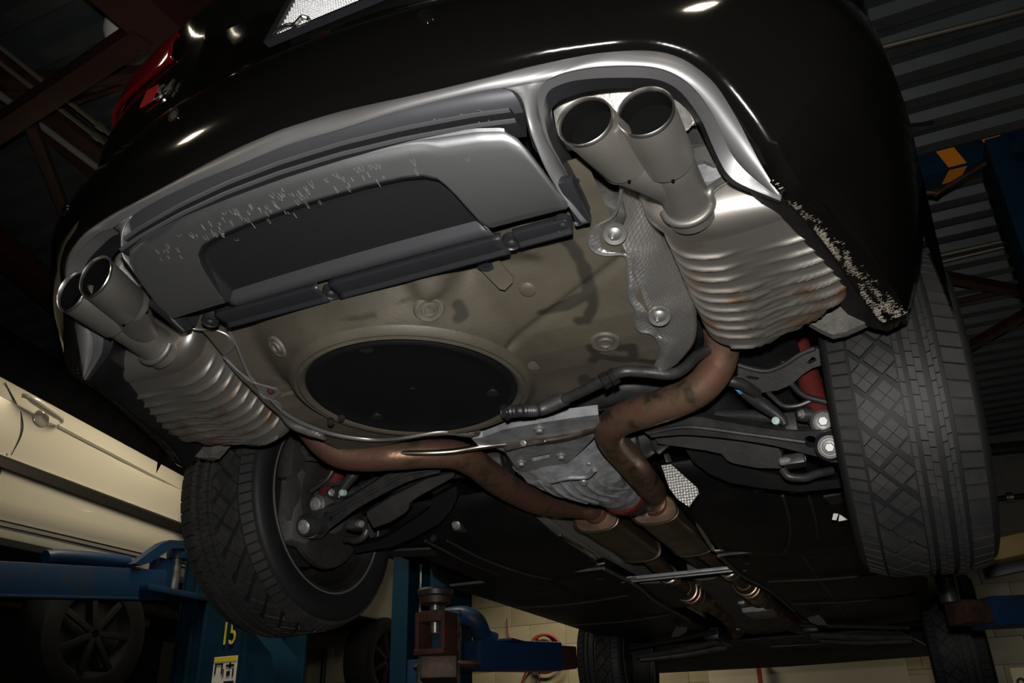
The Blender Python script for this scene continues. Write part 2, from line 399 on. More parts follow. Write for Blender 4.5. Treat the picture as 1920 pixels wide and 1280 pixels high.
# ------------------------------------------------------------------ silver diffuser trim
RT_PX = [(600, 257, -1.066), (640, 243, -1.062), (741, 211, -1.056), (841, 185, -1.046), (910, 170, -1.037), (942, 166, -1.032), (966, 173, -1.028), (979, 190, -1.024), (986, 218, -1.018), (991, 236, -1.012), (996, 255, -1.0), (1020, 312, -.958), (1043, 353, -.918), (1068, 391, -.885), (1090, 418, -.85)]
RT3 = [at(u, v, y=y) for u, v, y in RT_PX]
def crop3(L): return [(1000 + a / 3.84, 100 + b / 3.84, y) for a, b, y in L]
RIDGE_PX = crop3([(395, 1215, -.845), (300, 1010, -.885), (205, 830, -.925), (95, 640, -.972), (45, 500, -.995), (25, 380, -1.008), (32, 300, -1.012), (55, 240, -1.015), (110, 190, -1.016), (250, 140, -1.014), (450, 105, -1.005), (680, 95, -.993), (850, 105, -.982), (980, 140, -.97), (1100, 210, -.955), (1200, 310, -.935), (1290, 440, -.91), (1360, 580, -.885), (1430, 715, -.86), (1505, 810, -.845), (1605, 900, -.832), (1785, 1045, -.82)])
RIDGE = [at(u, v, y=y) for u, v, y in RIDGE_PX]
MID_PX = crop3([(392, 1205, -.84), (315, 1020, -.878), (225, 830, -.918), (125, 640, -.962), (85, 500, -.982), (75, 400, -.99), (85, 330, -.994), (110, 275, -.996), (160, 240, -.997), (280, 200, -.995), (450, 180, -.985), (680, 175, -.972), (850, 182, -.96), (960, 212, -.948), (1050, 270, -.933), (1130, 360, -.913), (1215, 490, -.89), (1280, 640, -.866), (1340, 770, -.852), (1400, 868, -.842), (1500, 945, -.832), (1780, 1062, -.818)])
MID = [at(u, v, y=y) for u, v, y in MID_PX]
IN_PX = crop3([(404, 1190, -.825), (345, 1030, -.858), (262, 850, -.895), (150, 640, -.94), (122, 540, -.955), (118, 470, -.96), (125, 420, -.964), (150, 380, -.966), (205, 335, -.967), (330, 290, -.962), (480, 262, -.952), (660, 250, -.94), (830, 252, -.928), (940, 275, -.918), (1030, 325, -.905), (1100, 390, -.888), (1180, 510, -.866), (1245, 650, -.845), (1312, 790, -.835), (1372, 893, -.828), (1480, 968, -.82), (1775, 1076, -.812)])
INN = [at(u, v, y=y) for u, v, y in IN_PX]
# upper band between bumper and openings, one piece across the car
cen = lambda z, y: Vector((0, y, z))
lo = spline([Vector((-RT3[1].x, RT3[1].y, RT3[1].z)), cen(RT3[1].z + .003, RT3[1].y - .003)] + RT3[1:6], 40)
lo = [q for q in lo if q.x > .004]; lo = spline([cen(lo[0].z + .0002, lo[0].y)] + lo, 32) + spline(RIDGE[8:], 50)
uq = cat([Vector((-A3[1].x, A3[1].y, A3[1].z)), cen((A3[0].z + A3[1].z) / 2 + .001, A3[0].y)] + A3[1:15], 8)[8:]
ia = min(range(len(uq)), key=lambda i: abs(uq[i].x - A3[5].x) + abs(uq[i].z - A3[5].z))
upc = spline(uq[:ia], 32) + spline(uq[ia:], 50)
mids = [a.lerp(b, .5) for a, b in zip(upc, lo)]
mf = lambda L: [Vector((-q.x, q.y, q.z)) for q in reversed(L[1:])] + L
loft('diffuser_surround', [mf(lo), mf(mids), mf(upc)], 'satin_silver', car, .003)
for SX in (1, -1):
    # upright between slatted vent and exhaust opening
    a = spline(RT3[5:], 30); b = spline(list(reversed(RIDGE[:9])), 30)
    loft('vent_upright', [a, [p.lerp(q, .5) + Vector((0, -.001, 0)) for p, q in zip(a, b)], b], 'satin_silver', car, .003)
    e = spline(RT3[4:11], 24)
    loft('vent_end', [e, [q + Vector((-.003, .006, -.001)) for q in e], [q + Vector((-.006, .018, -.001)) for q in e], [q + Vector((-.007, .045, 0)) for q in e]], 'fillet_grey', car)
    # bright rolled edge round the exhaust opening, then its dark inner return
    r1 = cat(RIDGE, 4); r2 = cat(MID, 4); r3 = cat(INN, 4)
    mid = [p.lerp(q, .5) + Vector((0, -.0015, 0)) for p, q in zip(r1, r2)]
    f = loft('opening_bezel', [r1, mid, r2], 'satin_silver', car)
    tag(f, 'rolled satin silver edge round the exhaust opening')
    loft('opening_return', [r2, [p.lerp(q, .5) for p, q in zip(r2, r3)], r3, [p + Vector((0, .012, .035)) for p in r3]], 'dark_plastic', f)
SX = 1
# the slatted vent between the uprights: ledges one above the other
VX = .356
def vent_y(x): return plan(abs(x)) + .012
def vrow(z0, dz, dy, n=41, w=1.0):
    out = []
    for i in range(n):
        x = -VX * w + 2 * VX * w * i / (n - 1)
        out.append(Vector((x, vent_y(x) + dy, z0 + dz - .055 * (abs(x) / .352) ** 2 * .12)))
    return out
RID = [at(u, v, y=y) for u, v, y in ((640, 309, -1.06), (741, 283, -1.055), (841, 259, -1.046), (920, 241, -1.036), (955, 233, -1.03), (968, 236, -1.024), (978, 250, -1.014), (1000, 293, -.976), (1030, 340, -.93), (1062, 388, -.892))]
ztop = (RT3[0].z + RT3[3].z) / 2; zrid = RID[0].z
loft('vent_fillet', [vrow(ztop, .013, .002), vrow(ztop, .008, .003), vrow(ztop, .002, .006), vrow(ztop, -.005, .013), vrow(ztop, -.010, .024), vrow(ztop, -.012, .034)], 'fillet_grey', car)
vb = loft('vent_back', [vrow(ztop, -.012, .033), vrow(ztop, -.02, .034), vrow(zrid, .008, .034), vrow(zrid, .006, .03)], 'undertray', car)
for k, f in enumerate((.50, .80)):
    z = ztop + (zrid - ztop) * f; w = (.975, .995)[k]
    sl = loft('vent_slat', [vrow(z, b_, a_, w=w) for a_, b_ in [(.032, .006), (.004, .0042), (.003, -.0012), (.012, -.0022), (.032, -.0018)]], 'slat_black', car)
    loft('slat_highlight', [vrow(z, b_, a_, w=w) for a_, b_ in [(.006, .0048), (.001, .0036), (-.001, .0016), (-.0005, -.0008), (.004, -.0020)]], 'slat_grey', sl)  # pale strip paints a highlight along the slat's front edge
dots = []
VV = []; FF = []
rnd = random.Random(5)
for k, f in enumerate((.36, .66, .92)):
    for i in range(30):
        x = rnd.uniform(-.33, .33); p = Vector((x, vent_y(x) + .02, ztop + (zrid - ztop) * (f + rnd.uniform(-.03, .05)))); b = len(VV); s = rnd.uniform(.0006, .0014)
        VV += [p + Vector((-s, -.008, 0)), p + Vector((s, -.008, 0)), p + Vector((s, -.008, s * 1.6)), p + Vector((-s, -.008, s * 1.6))]; FF.append((b, b + 1, b + 2, b + 3))
tag(O('water_spots', VV, FF, 'drip_mark', vb, 0), kind='stuff')
# big silver panel under the vent with the black recess cut into its lower edge
def panel_z(y, x=0):                                   # the panel's underside, rear edge to front edge
    t = max(0, (-.885 - y) / .165); return .407 + .052 * t ** 1.45 + .004 * t
ridge = RID[:6]
ridgeL = [Vector((0, -1.066, RID[0].z + .003))] + ridge
def half_poly(L): return [Vector((-p.x, p.y, p.z)) for p in reversed(L)] + L
REC = [(.246, -.889), (.238, -.93), (.228, -.975), (.218, -.995), (.200, -1.006), (.170, -1.012), (.11, -1.017), (0, -1.02)]
rows = []
yf = lambda x: -.889 - .006 * (1 - (x / .37) ** 2)
def rec_y(x):
    x = abs(x)
    t = list(reversed(REC))
    if x >= .246: return None
    for (a, b), (c, d) in zip(t, t[1:]):
        if a <= x <= c: return b + (d - b) * (x - a) / (c - a) if c > a else d
def rid_y(x):
    x = abs(x); return lerpt([(0, -1.066), (.1, -1.063), (.2, -1.053), (.3, -1.037), (.335, -1.027), (.349, -1.012), (.358, -.985), (.368, -.93), (.374, -.889)], x)
xs = [-.3735 + .747 * i / 120 for i in range(121)]
V = []; F = []; NR = 13
for x in xs:
    y0 = rid_y(x); r = rec_y(x); y1 = r if r is not None else yf(abs(x))
    for k in range(NR):
        t = k / (NR - 1); y = y0 + (y1 - y0) * t
        z = panel_z(y) + (.0045 * math.exp(-((y - y0) / .008) ** 2)) - .002 * 0
        V.append(Vector((x, y, z)))
for i in range(len(xs) - 1):
    for k in range(NR - 1):
        a = i * NR + k; F.append((a, a + 1, a + NR + 1, a + NR))
pnl = O('diffuser_panel', V, F, 'panel_silver', car, 50)
md = pnl.modifiers.new('thickness', 'SOLIDIFY'); md.thickness = .004; md.offset = -1
# upper rolled edge of the panel up to the lowest slat
loft('panel_edge', [[Vector((x, rid_y(x), panel_z(rid_y(x)) + .0045)) for x in xs[6:-6]], [Vector((x, rid_y(x) - .002, panel_z(rid_y(x)) + .009)) for x in xs[6:-6]], [Vector((x, rid_y(x) + .004, panel_z(rid_y(x)) + .0125)) for x in xs[6:-6]], [Vector((x, rid_y(x) + .02, panel_z(rid_y(x)) + .012)) for x in xs[6:-6]]], 'panel_silver', pnl)
# dried drips on the panel
V = []; F = []; rnd = random.Random(11)
for i in range(95):
    x = rnd.gauss(-.02, .15); y = rid_y(x) + .014 + abs(rnd.gauss(0, .018))
    if abs(x) > .3: continue
    L = rnd.uniform(.005, .013); w = rnd.uniform(.0010, .0022); n0 = len(V); pts = []
    for j in range(9):
        a = math.pi * (j / 8); pts.append((x + math.cos(a) * w * 1.7 + (.0006 * j if i % 3 else 0), y + L * math.sin(a) * (.6 + .4 * rnd.random())))
    for (px, py) in pts:
        V += [Vector((px, py, panel_z(py) - .0008)), Vector((px + .0004, py + .0005, panel_z(py) - .0008))]
    for j in range(8): a = n0 + 2 * j; F.append((a, a + 2, a + 3, a + 1))
tag(O('dried_drips', V, F, 'drip_mark', pnl, 0), kind='stuff')
# black recessed pocket with sloping walls and satin lower lip
def sst(t): t = max(0, min(1, t)); return t * t * (3 - 2 * t)
V = []; F = []; NXp, NYp = 81, 25
for i in range(NXp):
    q = -1 + 2 * i / (NXp - 1); x = .2455 * (1 - (1 - abs(q)) ** 1.25) * (1 if q > 0 else -1)
    y0 = rec_y(x); y1 = -.893
    for j in range(NYp):
        t = j / (NYp - 1); y = y0 + (y1 - y0) * t
        ex = min((.2455 - abs(x)) / .018, (y - y0) / .018 + .0)
        V.append(Vector((x, y, panel_z(y) + .016 * sst(ex) - .001)))
for i in range(NXp - 1):
    for j in range(NYp - 1): k = i * NYp + j; F.append((k, k + 1, k + NYp + 1, k + NYp))
O('recess_pocket', V, F, 'recess_plastic', car, 40)
def lip_row(y, z, w, n=41): return [Vector((-w + 2 * w * i / (n - 1), y + .004 * (abs(-w + 2 * w * i / (n - 1)) / w) ** 2, z)) for i in range(n)]
loft('pocket_lip', [lip_row(-.915, .434, .238), lip_row(-.905, .428, .241), lip_row(-.896, .412, .2445), lip_row(-.889, .408, .246), lip_row(-.880, .4075, .247), lip_row(-.872, .412, .2475)], 'fillet_grey', car, .002)
# lower mounting strip in three lengths with clip eyes
for x0, x1, ya, yb in ((-.29, -.075, -.874, -.836), (-.055, .255, -.872, -.834), (.275, .36, -.872, -.842)):
    n = 24
    def srow(y, z): return [Vector((x0 + (x1 - x0) * i / (n - 1), y, z)) for i in range(n)]
    loft('mounting_strip', [srow(ya, .412), srow(ya + .002, .402), srow(ya + .01, .3995), srow(yb - .01, .399), srow(yb - .004, .394), srow(yb, .3945), srow(yb + .002, .402), srow(yb + .004, .42)], 'slat_grey' if False else 'dark_plastic', car, .002)
for x, y in ((-.31, -.86), (-.065, -.848), (.265, -.852), (.352, -.862)):
    p = (x, y, .402)
    e = lathe('clip_eye', p, (0, -.2, -1), [(.004, 0), (.013, 0), (.015, .002), (.015, -.008)], 'dark_plastic', car, 20); lathe('clip_rivet', Vector(p) + Vector((0, 0, -.001)), (0, -.2, -1), [(0, .003), (.004, .002), (.0055, 0), (.0055, -.006)], 'dusty_black', e, 16)
# feet of the two uprights (dark end blocks seen below the panel)
for SX in (1, -1):
    c = RIDGE[0]
    beam('upright_foot', at(1060, 335, y=-.925), at(1096, 414, y=-.842), .016, .022, 'dark_plastic', car, .003, upv=(1, -.4, 0))
    box('foot_tip', (-.010, -.004, -.0015), (.010, .004, .0015), 'zinc', car, .0005, None, at(1091, 417, y=-.846)) if SX > 0 else None
SX = 1

# ------------------------------------------------------------------ number plate, badge, tail lamps
PY = -.962; PZ0 = .905; PZ1 = PZ0 + .152; PW = .1525
def py(z): return PY + (z - PZ0) * .30
npl = tag(O('number_plate', [(-PW, PY + .004, PZ0), (PW, PY + .004, PZ0), (PW, py(PZ1) + .004, PZ1), (-PW, py(PZ1) + .004, PZ1), (-PW, PY + .006, PZ0), (PW, PY + .006, PZ0), (PW, py(PZ1) + .006, PZ1), (-PW, py(PZ1) + .006, PZ1)], [(0, 1, 2, 3), (7, 6, 5, 4), (0, 4, 5, 1), (3, 2, 6, 7), (1, 5, 6, 2), (0, 3, 7, 4)], 'plate_face', car, 0), 'white reflective number plate in a dark frame')
# reflective sheeting: tiny corner cubes, as real plates have
V = []; F = []; s = .0034
ax = [Vector((math.sqrt(2 / 3) * math.cos(a), -math.sqrt(1 / 3), math.sqrt(2 / 3) * math.sin(a))) for a in (math.pi / 2, math.pi / 2 + 2 * math.pi / 3, math.pi / 2 + 4 * math.pi / 3)]
tilt = Matrix.Rotation(math.radians(28), 3, 'Z') @ Matrix.Rotation(math.radians(42), 3, 'X')
ax = [tilt @ a for a in ax]
stx = s * math.sqrt(2) * 1.12; stz = s * math.sqrt(1.5) * 1.8
nz = int(.148 / stz); nx = int(.300 / stx)
for j in range(nz):
    for i in range(nx):
        x = -PW + .003 + i * stx + (stx / 2 if j % 2 else 0); z = PZ0 + .003 + j * stz
        o = Vector((x, py(z) + .0035, z)); b = len(V)
        V += [o, o + ax[0] * s, o + ax[1] * s, o + ax[2] * s, o + (ax[0] + ax[1]) * s, o + (ax[1] + ax[2]) * s, o + (ax[2] + ax[0]) * s]
        F += [(b, b + 1, b + 4, b + 2), (b, b + 2, b + 5, b + 3), (b, b + 3, b + 6, b + 1)]
tag(O('reflective_sheet', V, F, 'plate_white', npl, 0), kind='stuff')
for i, (x, w) in enumerate(((-.128, .008), (-.112, .012), (-.094, .006), (-.08, .014))):
    z = PZ0 + .118
    plate('red_lettering', [(x, py(z) - .006, z), (x + w, py(z) - .006, z), (x + w + .004, py(z + .02) - .006, z + .02), (x + .004, py(z + .02) - .006, z + .02)], (0, -1, 0), .001, 'plate_red', npl)
fr = [(-PW - .016, PZ0 - .010), (PW + .016, PZ0 - .010), (PW + .016, PZ1 + .012), (-PW - .016, PZ1 + .012)]
inn = [(-PW, PZ0), (PW, PZ0), (PW, PZ1), (-PW, PZ1)]
plate('plate_frame', [(x, py(z) - .004, z) for x, z in fr], (0, 1, 0), .016, 'dark_plastic', npl, holes=[[(x, py(z) - .004, z) for x, z in inn]])
tube('frame_motif', [(-.148, py(PZ0) - .006, PZ0 + .004), (-.12, PY - .006, PZ0 + .009), (-.1, PY - .006, PZ0 + .004), (-.085, PY - .006, PZ0 + .014), (-.07, PY - .006, PZ0 + .004)], .004, 'chrome', npl, 8)
# badge on the trunk lid: red rhomb and chrome characters
by = -.884
bq = [at(u, v, y=by - .004) for u, v in ((264, 203), (278, 172), (299, 160), (286, 190))]
bd = plate('badge', [bq[0], bq[3], bq[2], bq[1]], (0, -1, 0), .004, 'badge_red', car); tag(bd, 'small badge, red rhomb with chrome letter and figure')
l0 = at(286, 192, y=by - .006); l1 = at(333, 166, y=by - .006)
text('badge_lettering', 'S4', .048, l0, l1 - l0, (0, 0, 1), 'chrome', bd, .003, shear=.3, sx=1.05)
for SX in (1, -1):
    R0 = [TR[4], TR[5]]
    segs = []
    b = cat(TR[4], 4); c = cat(TR[5], 4); d = cat(TR[6], 4)
    rows_ = []
    for f0, f1, off in ((0.55, 1, 0), (.8, 1, 0)): pass
    J = range(24, 58)
    l0 = [b[j].lerp(c[j], .66 + .22 * (1 - min(1, (j - 24) / 12)) - .25 * max(0, (j - 44) / 14)) for j in J]; l2 = [c[j].lerp(d[j], .55) for j in J]
    l1 = [p.lerp(q, .5) for p, q in zip(l0, l2)]
    out = lambda L, d: [p + Vector((p.x * .02, -d, 0)) for p in L]
    tl = loft('tail_lamp', [out(l0, .001), out(l0, .01), out(l1, .014), out(l2, .01), out(l2, .001)], 'lamp_red', car, .003)
SX = 1
# ------------------------------------------------------------------ mufflers, tips and pipes (one set to a side)
RIBS = [(-.675, .35, .98), (-.645, .30, .60), (-.618, .28, .55), (-.588, .1, .95), (-.562, .1, .95), (-.536, .1, .95), (-.510, .1, .95), (-.484, .1, .95), (-.458, .1, .95), (-.425, .45, 1.0)]
def muffler_point(t, a):
    """t 0..1 rear to front, a angle; returns point and rust mask"""
    ca, sa = math.cos(a), math.sin(a)
    x0 = .597; hw = .137; ex = .62
    sx = math.copysign(abs(ca) ** ex, ca); sz = math.copysign(abs(sa) ** .62, sa)
    yr = -.775; yf = -.392 - .125 * max(0, (sx + .4) / 1.4) ** 1.1
    y = yr + (yf - yr) * t
    # rounded ends
    er = min(1, t / .16); ef = min(1, (1 - t) / .12)
    k = math.sqrt(max(0, 1 - (1 - er) ** 2)) ** .8 * (math.sqrt(max(0, 1 - (1 - ef) ** 2)) ** .75)
    k = .0 + k
    zc = .505 + (.428 - .505) * t; hz = .088
    if t < .16:                                          # rear end pulls towards the outlet
        x0 = .597 + (.535 - .597) * (1 - er) ** 1.5; zc += -.02 * (1 - er)
    kx = .25 + .75 * k; kz = .2 + .8 * k
    if t > .88: kx = .55 + .45 * k
    d = 0; m = 0
    if sa < .35:
        for yi, g0, g1 in RIBS:
            yy = y - yi + .03 * (abs(sx) ** 2) * .3
            f = math.exp(-(yy / .0044) ** 2) * max(0, min(1, (-.05 - sa) / .35)) * max(0, min(1, (1.0 - abs(sx)) / .22))
            if f > .01:
                s = sx
                gap = 1.0
                if g0 > .2 and g0 < .45: gap = 1.0 if (s < -.35 or s > .25) else max(0, 1 - min(abs(s + .35), abs(s - .25)) / .08)
                else: gap = .25 + .75 * min(1, abs(s - .05) / .12) if g0 < .2 else (1.0 if abs(s + .25) < .45 else 0)
                d += .0058 * f * gap
                m = max(m, .55 * f * gap if -.60 < yi < -.47 else 0)
    seam = .0045 * math.exp(-((sa) / .05) ** 2) * (1 if abs(ca) > .5 else 0)
    d += seam
    p = Vector((x0 + (hw * kx + d) * sx, y, zc + (hz * kz + d) * sz))
    n = noise.noise(p * 22); m2 = max(0, n - .05) * 1.4 * (1.0 if -.60 < y < -.44 else .35) + m * (.5 + n)
    if t < .2: m2 += .35 * max(0, noise.noise(p * 35 + Vector((3, 1, 2))) + .1)
    return p, max(0, min(1, m2))
def build_muffler():
    NT, NA = 210, 80; V = []; A = []; F = []
    for i in range(NT):
        for j in range(NA):
            p, m = muffler_point(i / (NT - 1), 2 * math.pi * j / NA); V.append(p); A.append(m)
    for i in range(NT - 1):
        for j in range(NA): F.append((i * NA + j, i * NA + (j + 1) % NA, (i + 1) * NA + (j + 1) % NA, (i + 1) * NA + j))
    F.append(tuple(reversed(range(NA)))); F.append(tuple(range((NT - 1) * NA, NT * NA)))
    return fixn(O('muffler', V, F, 'muffler_steel', car, 40, A))
TIP_O = Vector((.517, -.982, .456)); TIP_I = Vector((.440, -1.001, .455))
for SX in (1, -1):
    muf = build_muffler()
    tag(muf, 'ribbed stainless rear muffler with rust along its ribs')
    base = Vector((.521, -.775, .437))
    tube('outlet_pipe', [base + Vector((.0, .02, -.004)), base + Vector((0, -.03, .003)), (.5195, -.86, .446), TIP_O + Vector((.001, .106, -.005))], [.037, .034, .0335, .034], 'tip_steel', muf, 24, 30)
    tube('branch_pipe', [(.515, -.815, .442), (.492, -.862, .446), (.462, -.905, .450), TIP_I + Vector((.0205, .104, -.0045))], [.026, .031, .033, .034], 'tip_steel', muf, 24, 30)
    for tp, inner in ((TIP_O, (.5195, -.86, .444)), (TIP_I, (.466, -.895, .449))):
        axd = (Vector(tp) - Vector(inner)).normalized(); rn = Vector((.05, -1, -.04)).normalized()
        t = lathe('exhaust_tip', tp, rn, [(0.03761, -.004), (0.03818, -.006), (0.03799, -.05), (0.03733, -.098), (0.03544, -.1005), (.034, -.1005)], 'tip_steel', car, 48, caps=False, skew=axd)
        tag(t, 'double walled exhaust tip with polished rim')
        lathe('rolled_rim', tp, rn, [(0.03553, -.006), (0.03591, -.0005), (0.03714, .0016), (0.03837, .0002), (0.03875, -.004), (0.03827, -.0045)], 'tip_rim', t, 48, caps=False, skew=axd)
        lathe('dark_bore', Vector(tp), rn, [(0.03534, -.0055), (0.0347, -.018), (.0342, -.030), (.0, -.031)], 'soot_shade', t, 40, caps=False, skew=axd)  # sooty wall; its black end disc stands for the bore's dark depth
        lathe('sleeve_notch', Vector(tp) - axd * .0985 + Vector((.004, -.0, -.0388)), (.1, -.2, -1), [(0, .0006), (.0022, .0005), (.003, -.004)], 'soot_shade', t, 12)
    # bead and hanger rod at the foot of the outlet
    c = base + Vector((0, -.002, 0)); ring = [c + Vector((math.cos(a) * .037, -.006, math.sin(a) * .036)) for a in [math.pi * (1.05 + .85 * i / 8) for i in range(9)]]
    tube('hanger_rod', ring + [at(1330, 360, y=-.80), at(1345, 345, y=-.79), at(1375, 327, y=-.775)], .0065, 'muffler_steel' if False else 'tip_steel', muf, 10, 60)
    tube('seam_bead', [at(1340, 372, y=-.77), at(1372, 366, y=-.745), at(1405, 357, y=-.72)], .004, 'tip_steel', muf, 8, 16)
    # front pipe, muffler to resonator
    K = [(.482, -.372, .42), (.474, -.345, .398), (.455, -.322, .368), (.42, -.305, .342), (.37, -.287, .331), (.30, -.262, .330), (.235, -.225, .335), (.188, -.175, .338), (.171, -.105, .332), (.170, -.01, .323), (.166, .1, .318), (.156, .22, .318), (.137, .34, .332), (.108, .44, .346), (.09, .525, .350)]
    tube('exhaust_pipe', K, [.034, .034, .034, .034, .034, .034, .034, .035, .035, .034, .034, .034, .033, .032, .031], 'warm_pipe' if SX > 0 else 'rusty_pipe', car, 24, 110)
    # resonator: rounded triangular oval tube with copper end face
    def sec(y, k=1.0):
        out = []
        for j in range(40):
            a = 2 * math.pi * j / 40; ca, sa = math.cos(a), math.sin(a)
            wx = .066 * (1.0 - .10 * sa); out.append(Vector((.089 + math.copysign(abs(ca) ** .75, ca) * wx * k, y, .331 - (y - .5) * .02 + math.copysign(abs(sa) ** .8, sa) * .041 * k)))
        return out
    ys = [(.520, .80), (.517, .93), (.512, .97), (.507, 1.01), (.510, 1.03), (.518, 1.03), (.522, .985), (.53, .98), (.7, 1.0), (.94, 1.0), (.955, .985), (.957, 1.03), (.968, 1.03), (.972, .98), (1.0, .8), (1.03, .5)]
    V, F = grid([sec(y, k) for y, k in ys], closed_u=True)
    rs = O('resonator', V, F, 'resonator_steel', car, 40)
    V = sec(.5165, .97) + [Vector((.089, .519, .331))]; F = [(i, (i + 1) % 40, 40) for i in range(40)]
    O('end_face', V, F, 'copper_face', rs, 0)
    for yy_, kk_ in ((.513, 1.03), (.962, 1.03)):
        L_ = sec(yy_, kk_); tube('rolled_lip', L_ + [L_[0]], .003, 'bar_steel', rs, 6, 80, caps=False)
    lathe('pipe_socket', (.09, .52, .349), (0, -1, 0), [(.039, 0), (.037, .008), (.033, .02), (.031, .02)], 'rusty_pipe', rs, 24)
    # forward run with clamp, flexible joint and converter
    K2 = [(.09, 1.0, .325), (.105, 1.25, .315), (.118, 1.5, .305), (.122, 1.8, .297), (.122, 2.1, .292), (.13, 2.5, .285), (.16, 2.85, .278)]
    fp = tube('forward_pipe', K2, .031, 'rusty_pipe', car, 20, 50)
    lathe('pipe_clamp', (.113, 1.42, .308), (.03, 1, -.04), [(.033, -.035), (.037, -.033), (.037, -.008), (.034, -.005), (.034, .005), (.037, .008), (.037, .033), (.033, .035)], 'bar_steel', fp, 24)
    pr_ = [(.033, -.20), (.041, -.19), (.041, -.17)] + [(.047 + (.003 if i % 2 else 0), -.165 + i * .006) for i in range(0)] + [(.046, -.165), (.046, -.02), (.049, -.018), (.049, -.005), (.046, 0), (.045, .12), (.049, .125), (.049, .135), (.044, .14), (.033, .19)]
    lathe('flex_joint', (.121, 1.86, .296), (.0, 1, -.015), pr_, 'resonator_steel', fp, 28)
    for k in range(3): lathe('joint_band', (.121, 1.70 + [0, .06, .30][k], .2985), (0, 1, -.015), [(.046, -.006), (.0505, -.004), (.0505, .004), (.046, .006)], 'copper_face', fp, 28)
SX = 1
# cross rod welded between the two pipes, with its bolted lap
tube('cross_rod', [at(735, 849, y=-.285), at(800, 849, y=-.262), at(850, 846, y=-.235), at(905, 837, y=-.20), at(950, 832, y=-.185)], .0068, 'bar_steel', car, 10, 40)
plate('rod_lap', [at(945, 838, y=-.19), at(985, 826, y=-.19), at(1020, 822, y=-.19), at(1024, 829, y=-.19), at(990, 835, y=-.19), at(950, 845, y=-.19)], (0, -1, -.3), .006, 'bar_steel', car)
bolt(at(981, 831, y=-.205), (0, -1, -.5), .0045, car)
tube('cross_rod', [at(1005, 828, y=-.19), at(1060, 820, y=-.185), at(1110, 806, y=-.19), at(1150, 792, y=-.205), at(1190, 785, y=-.225), at(1235, 776, y=-.26)], .0068, 'bar_steel', car, 10, 40)

# ------------------------------------------------------------------ tan trunk floor with the spare-wheel well
WC = Vector((-.083, -.552)); WR = .203
FLZ = [(-.95, .50), (-.85, .462), (-.77, .436), (-.70, .404), (-.66, .387), (-.615, .368), (-.56, .355), (-.5, .347), (-.42, .342), (-.3, .338), (-.2, .336)]
def disc_z(y): return .345 - .055 * (y - WC.y)
def fz(x, y):
    f = lerpt(FLZ, y)
    r = math.hypot(x - WC.x, y - WC.y)
    w = disc_z(y) + max(0, r - (WR + .022)) * .95
    k = .012; h = max(0, min(1, .5 + .5 * (f - w) / k)); z = f + (w - f) * h - k * h * (1 - h)
    # pressed rim round the cover
    z -= .006 * math.exp(-((r - WR - .010) / .006) ** 2)
    # raised pocket with the tow-eye bracket, and soft pressings
    z += .018 * math.exp(-(((x - .20) / .07) ** 4 + ((y + .80) / .05) ** 4))
    z -= .010 * math.exp(-(((x - .10) / .03) ** 2 + ((y + .79) / .06) ** 2))
    z -= .007 * math.exp(-(((x - .30) / .05) ** 2 + ((y + .80) / .05) ** 2))
    d = abs((y + .60) + .45 * (x - .14)); 
    if x > .06: z += .006 * math.exp(-(d / .010) ** 2) * min(1, (x - .06) / .05)
    z += .008 * (1 / (1 + math.exp(-(y + .70 + .25 * (x + .1)) / .006))) * (1 if x < .12 else max(0, 1 - (x - .12) / .04)) * (1 if y < -.6 else 0) * .6
    z -= .024 * math.exp(-(((x - .098) / .040) ** 4 + ((y + .815) / .045) ** 4)) + .022 * math.exp(-(((x - .245) / .036) ** 4 + ((y + .80) / .042) ** 4))
    z -= .009 * math.exp(-(((x - .19) / .045) ** 2 + ((y + .40) / .05) ** 2))
    z += .0012 * noise.noise(Vector((x * 9, y * 9, 0)))
    return z
def onfloor(u, v, off=0.0):
    d = CR @ Vector(((u - 960) / FPX, 1, (640 - v) / FPX)); t0 = .6; p = None
    for i in range(4000):
        t = t0 + i * .0006; p = CAM + d * t
        if p.z >= fz(p.x, p.y) - off: return p
    return p
STAIN = [[(1045, 440), (1075, 465), (1095, 500), (1105, 535), (1100, 555), (1060, 570), (1020, 585)], [(1108, 540), (1112, 575), (1100, 600), (1085, 602)], [(1108, 650), (1120, 668), (1112, 675)], [(1120, 668), (1160, 672), (1230, 678)], [(1165, 652), (1185, 650), (1190, 668)], [(1095, 705), (1092, 715), (1130, 710)], [(858, 570), (870, 590), (860, 595)], [(700, 590), (640, 600), (770, 560)]]
ST3 = [[onfloor(u, v) for u, v in s] for s in STAIN]
def segd(p, a, b):
    ab = b - a; t = max(0, min(1, (p - a).dot(ab) / ab.length_squared)); return (p - a - ab * t).length
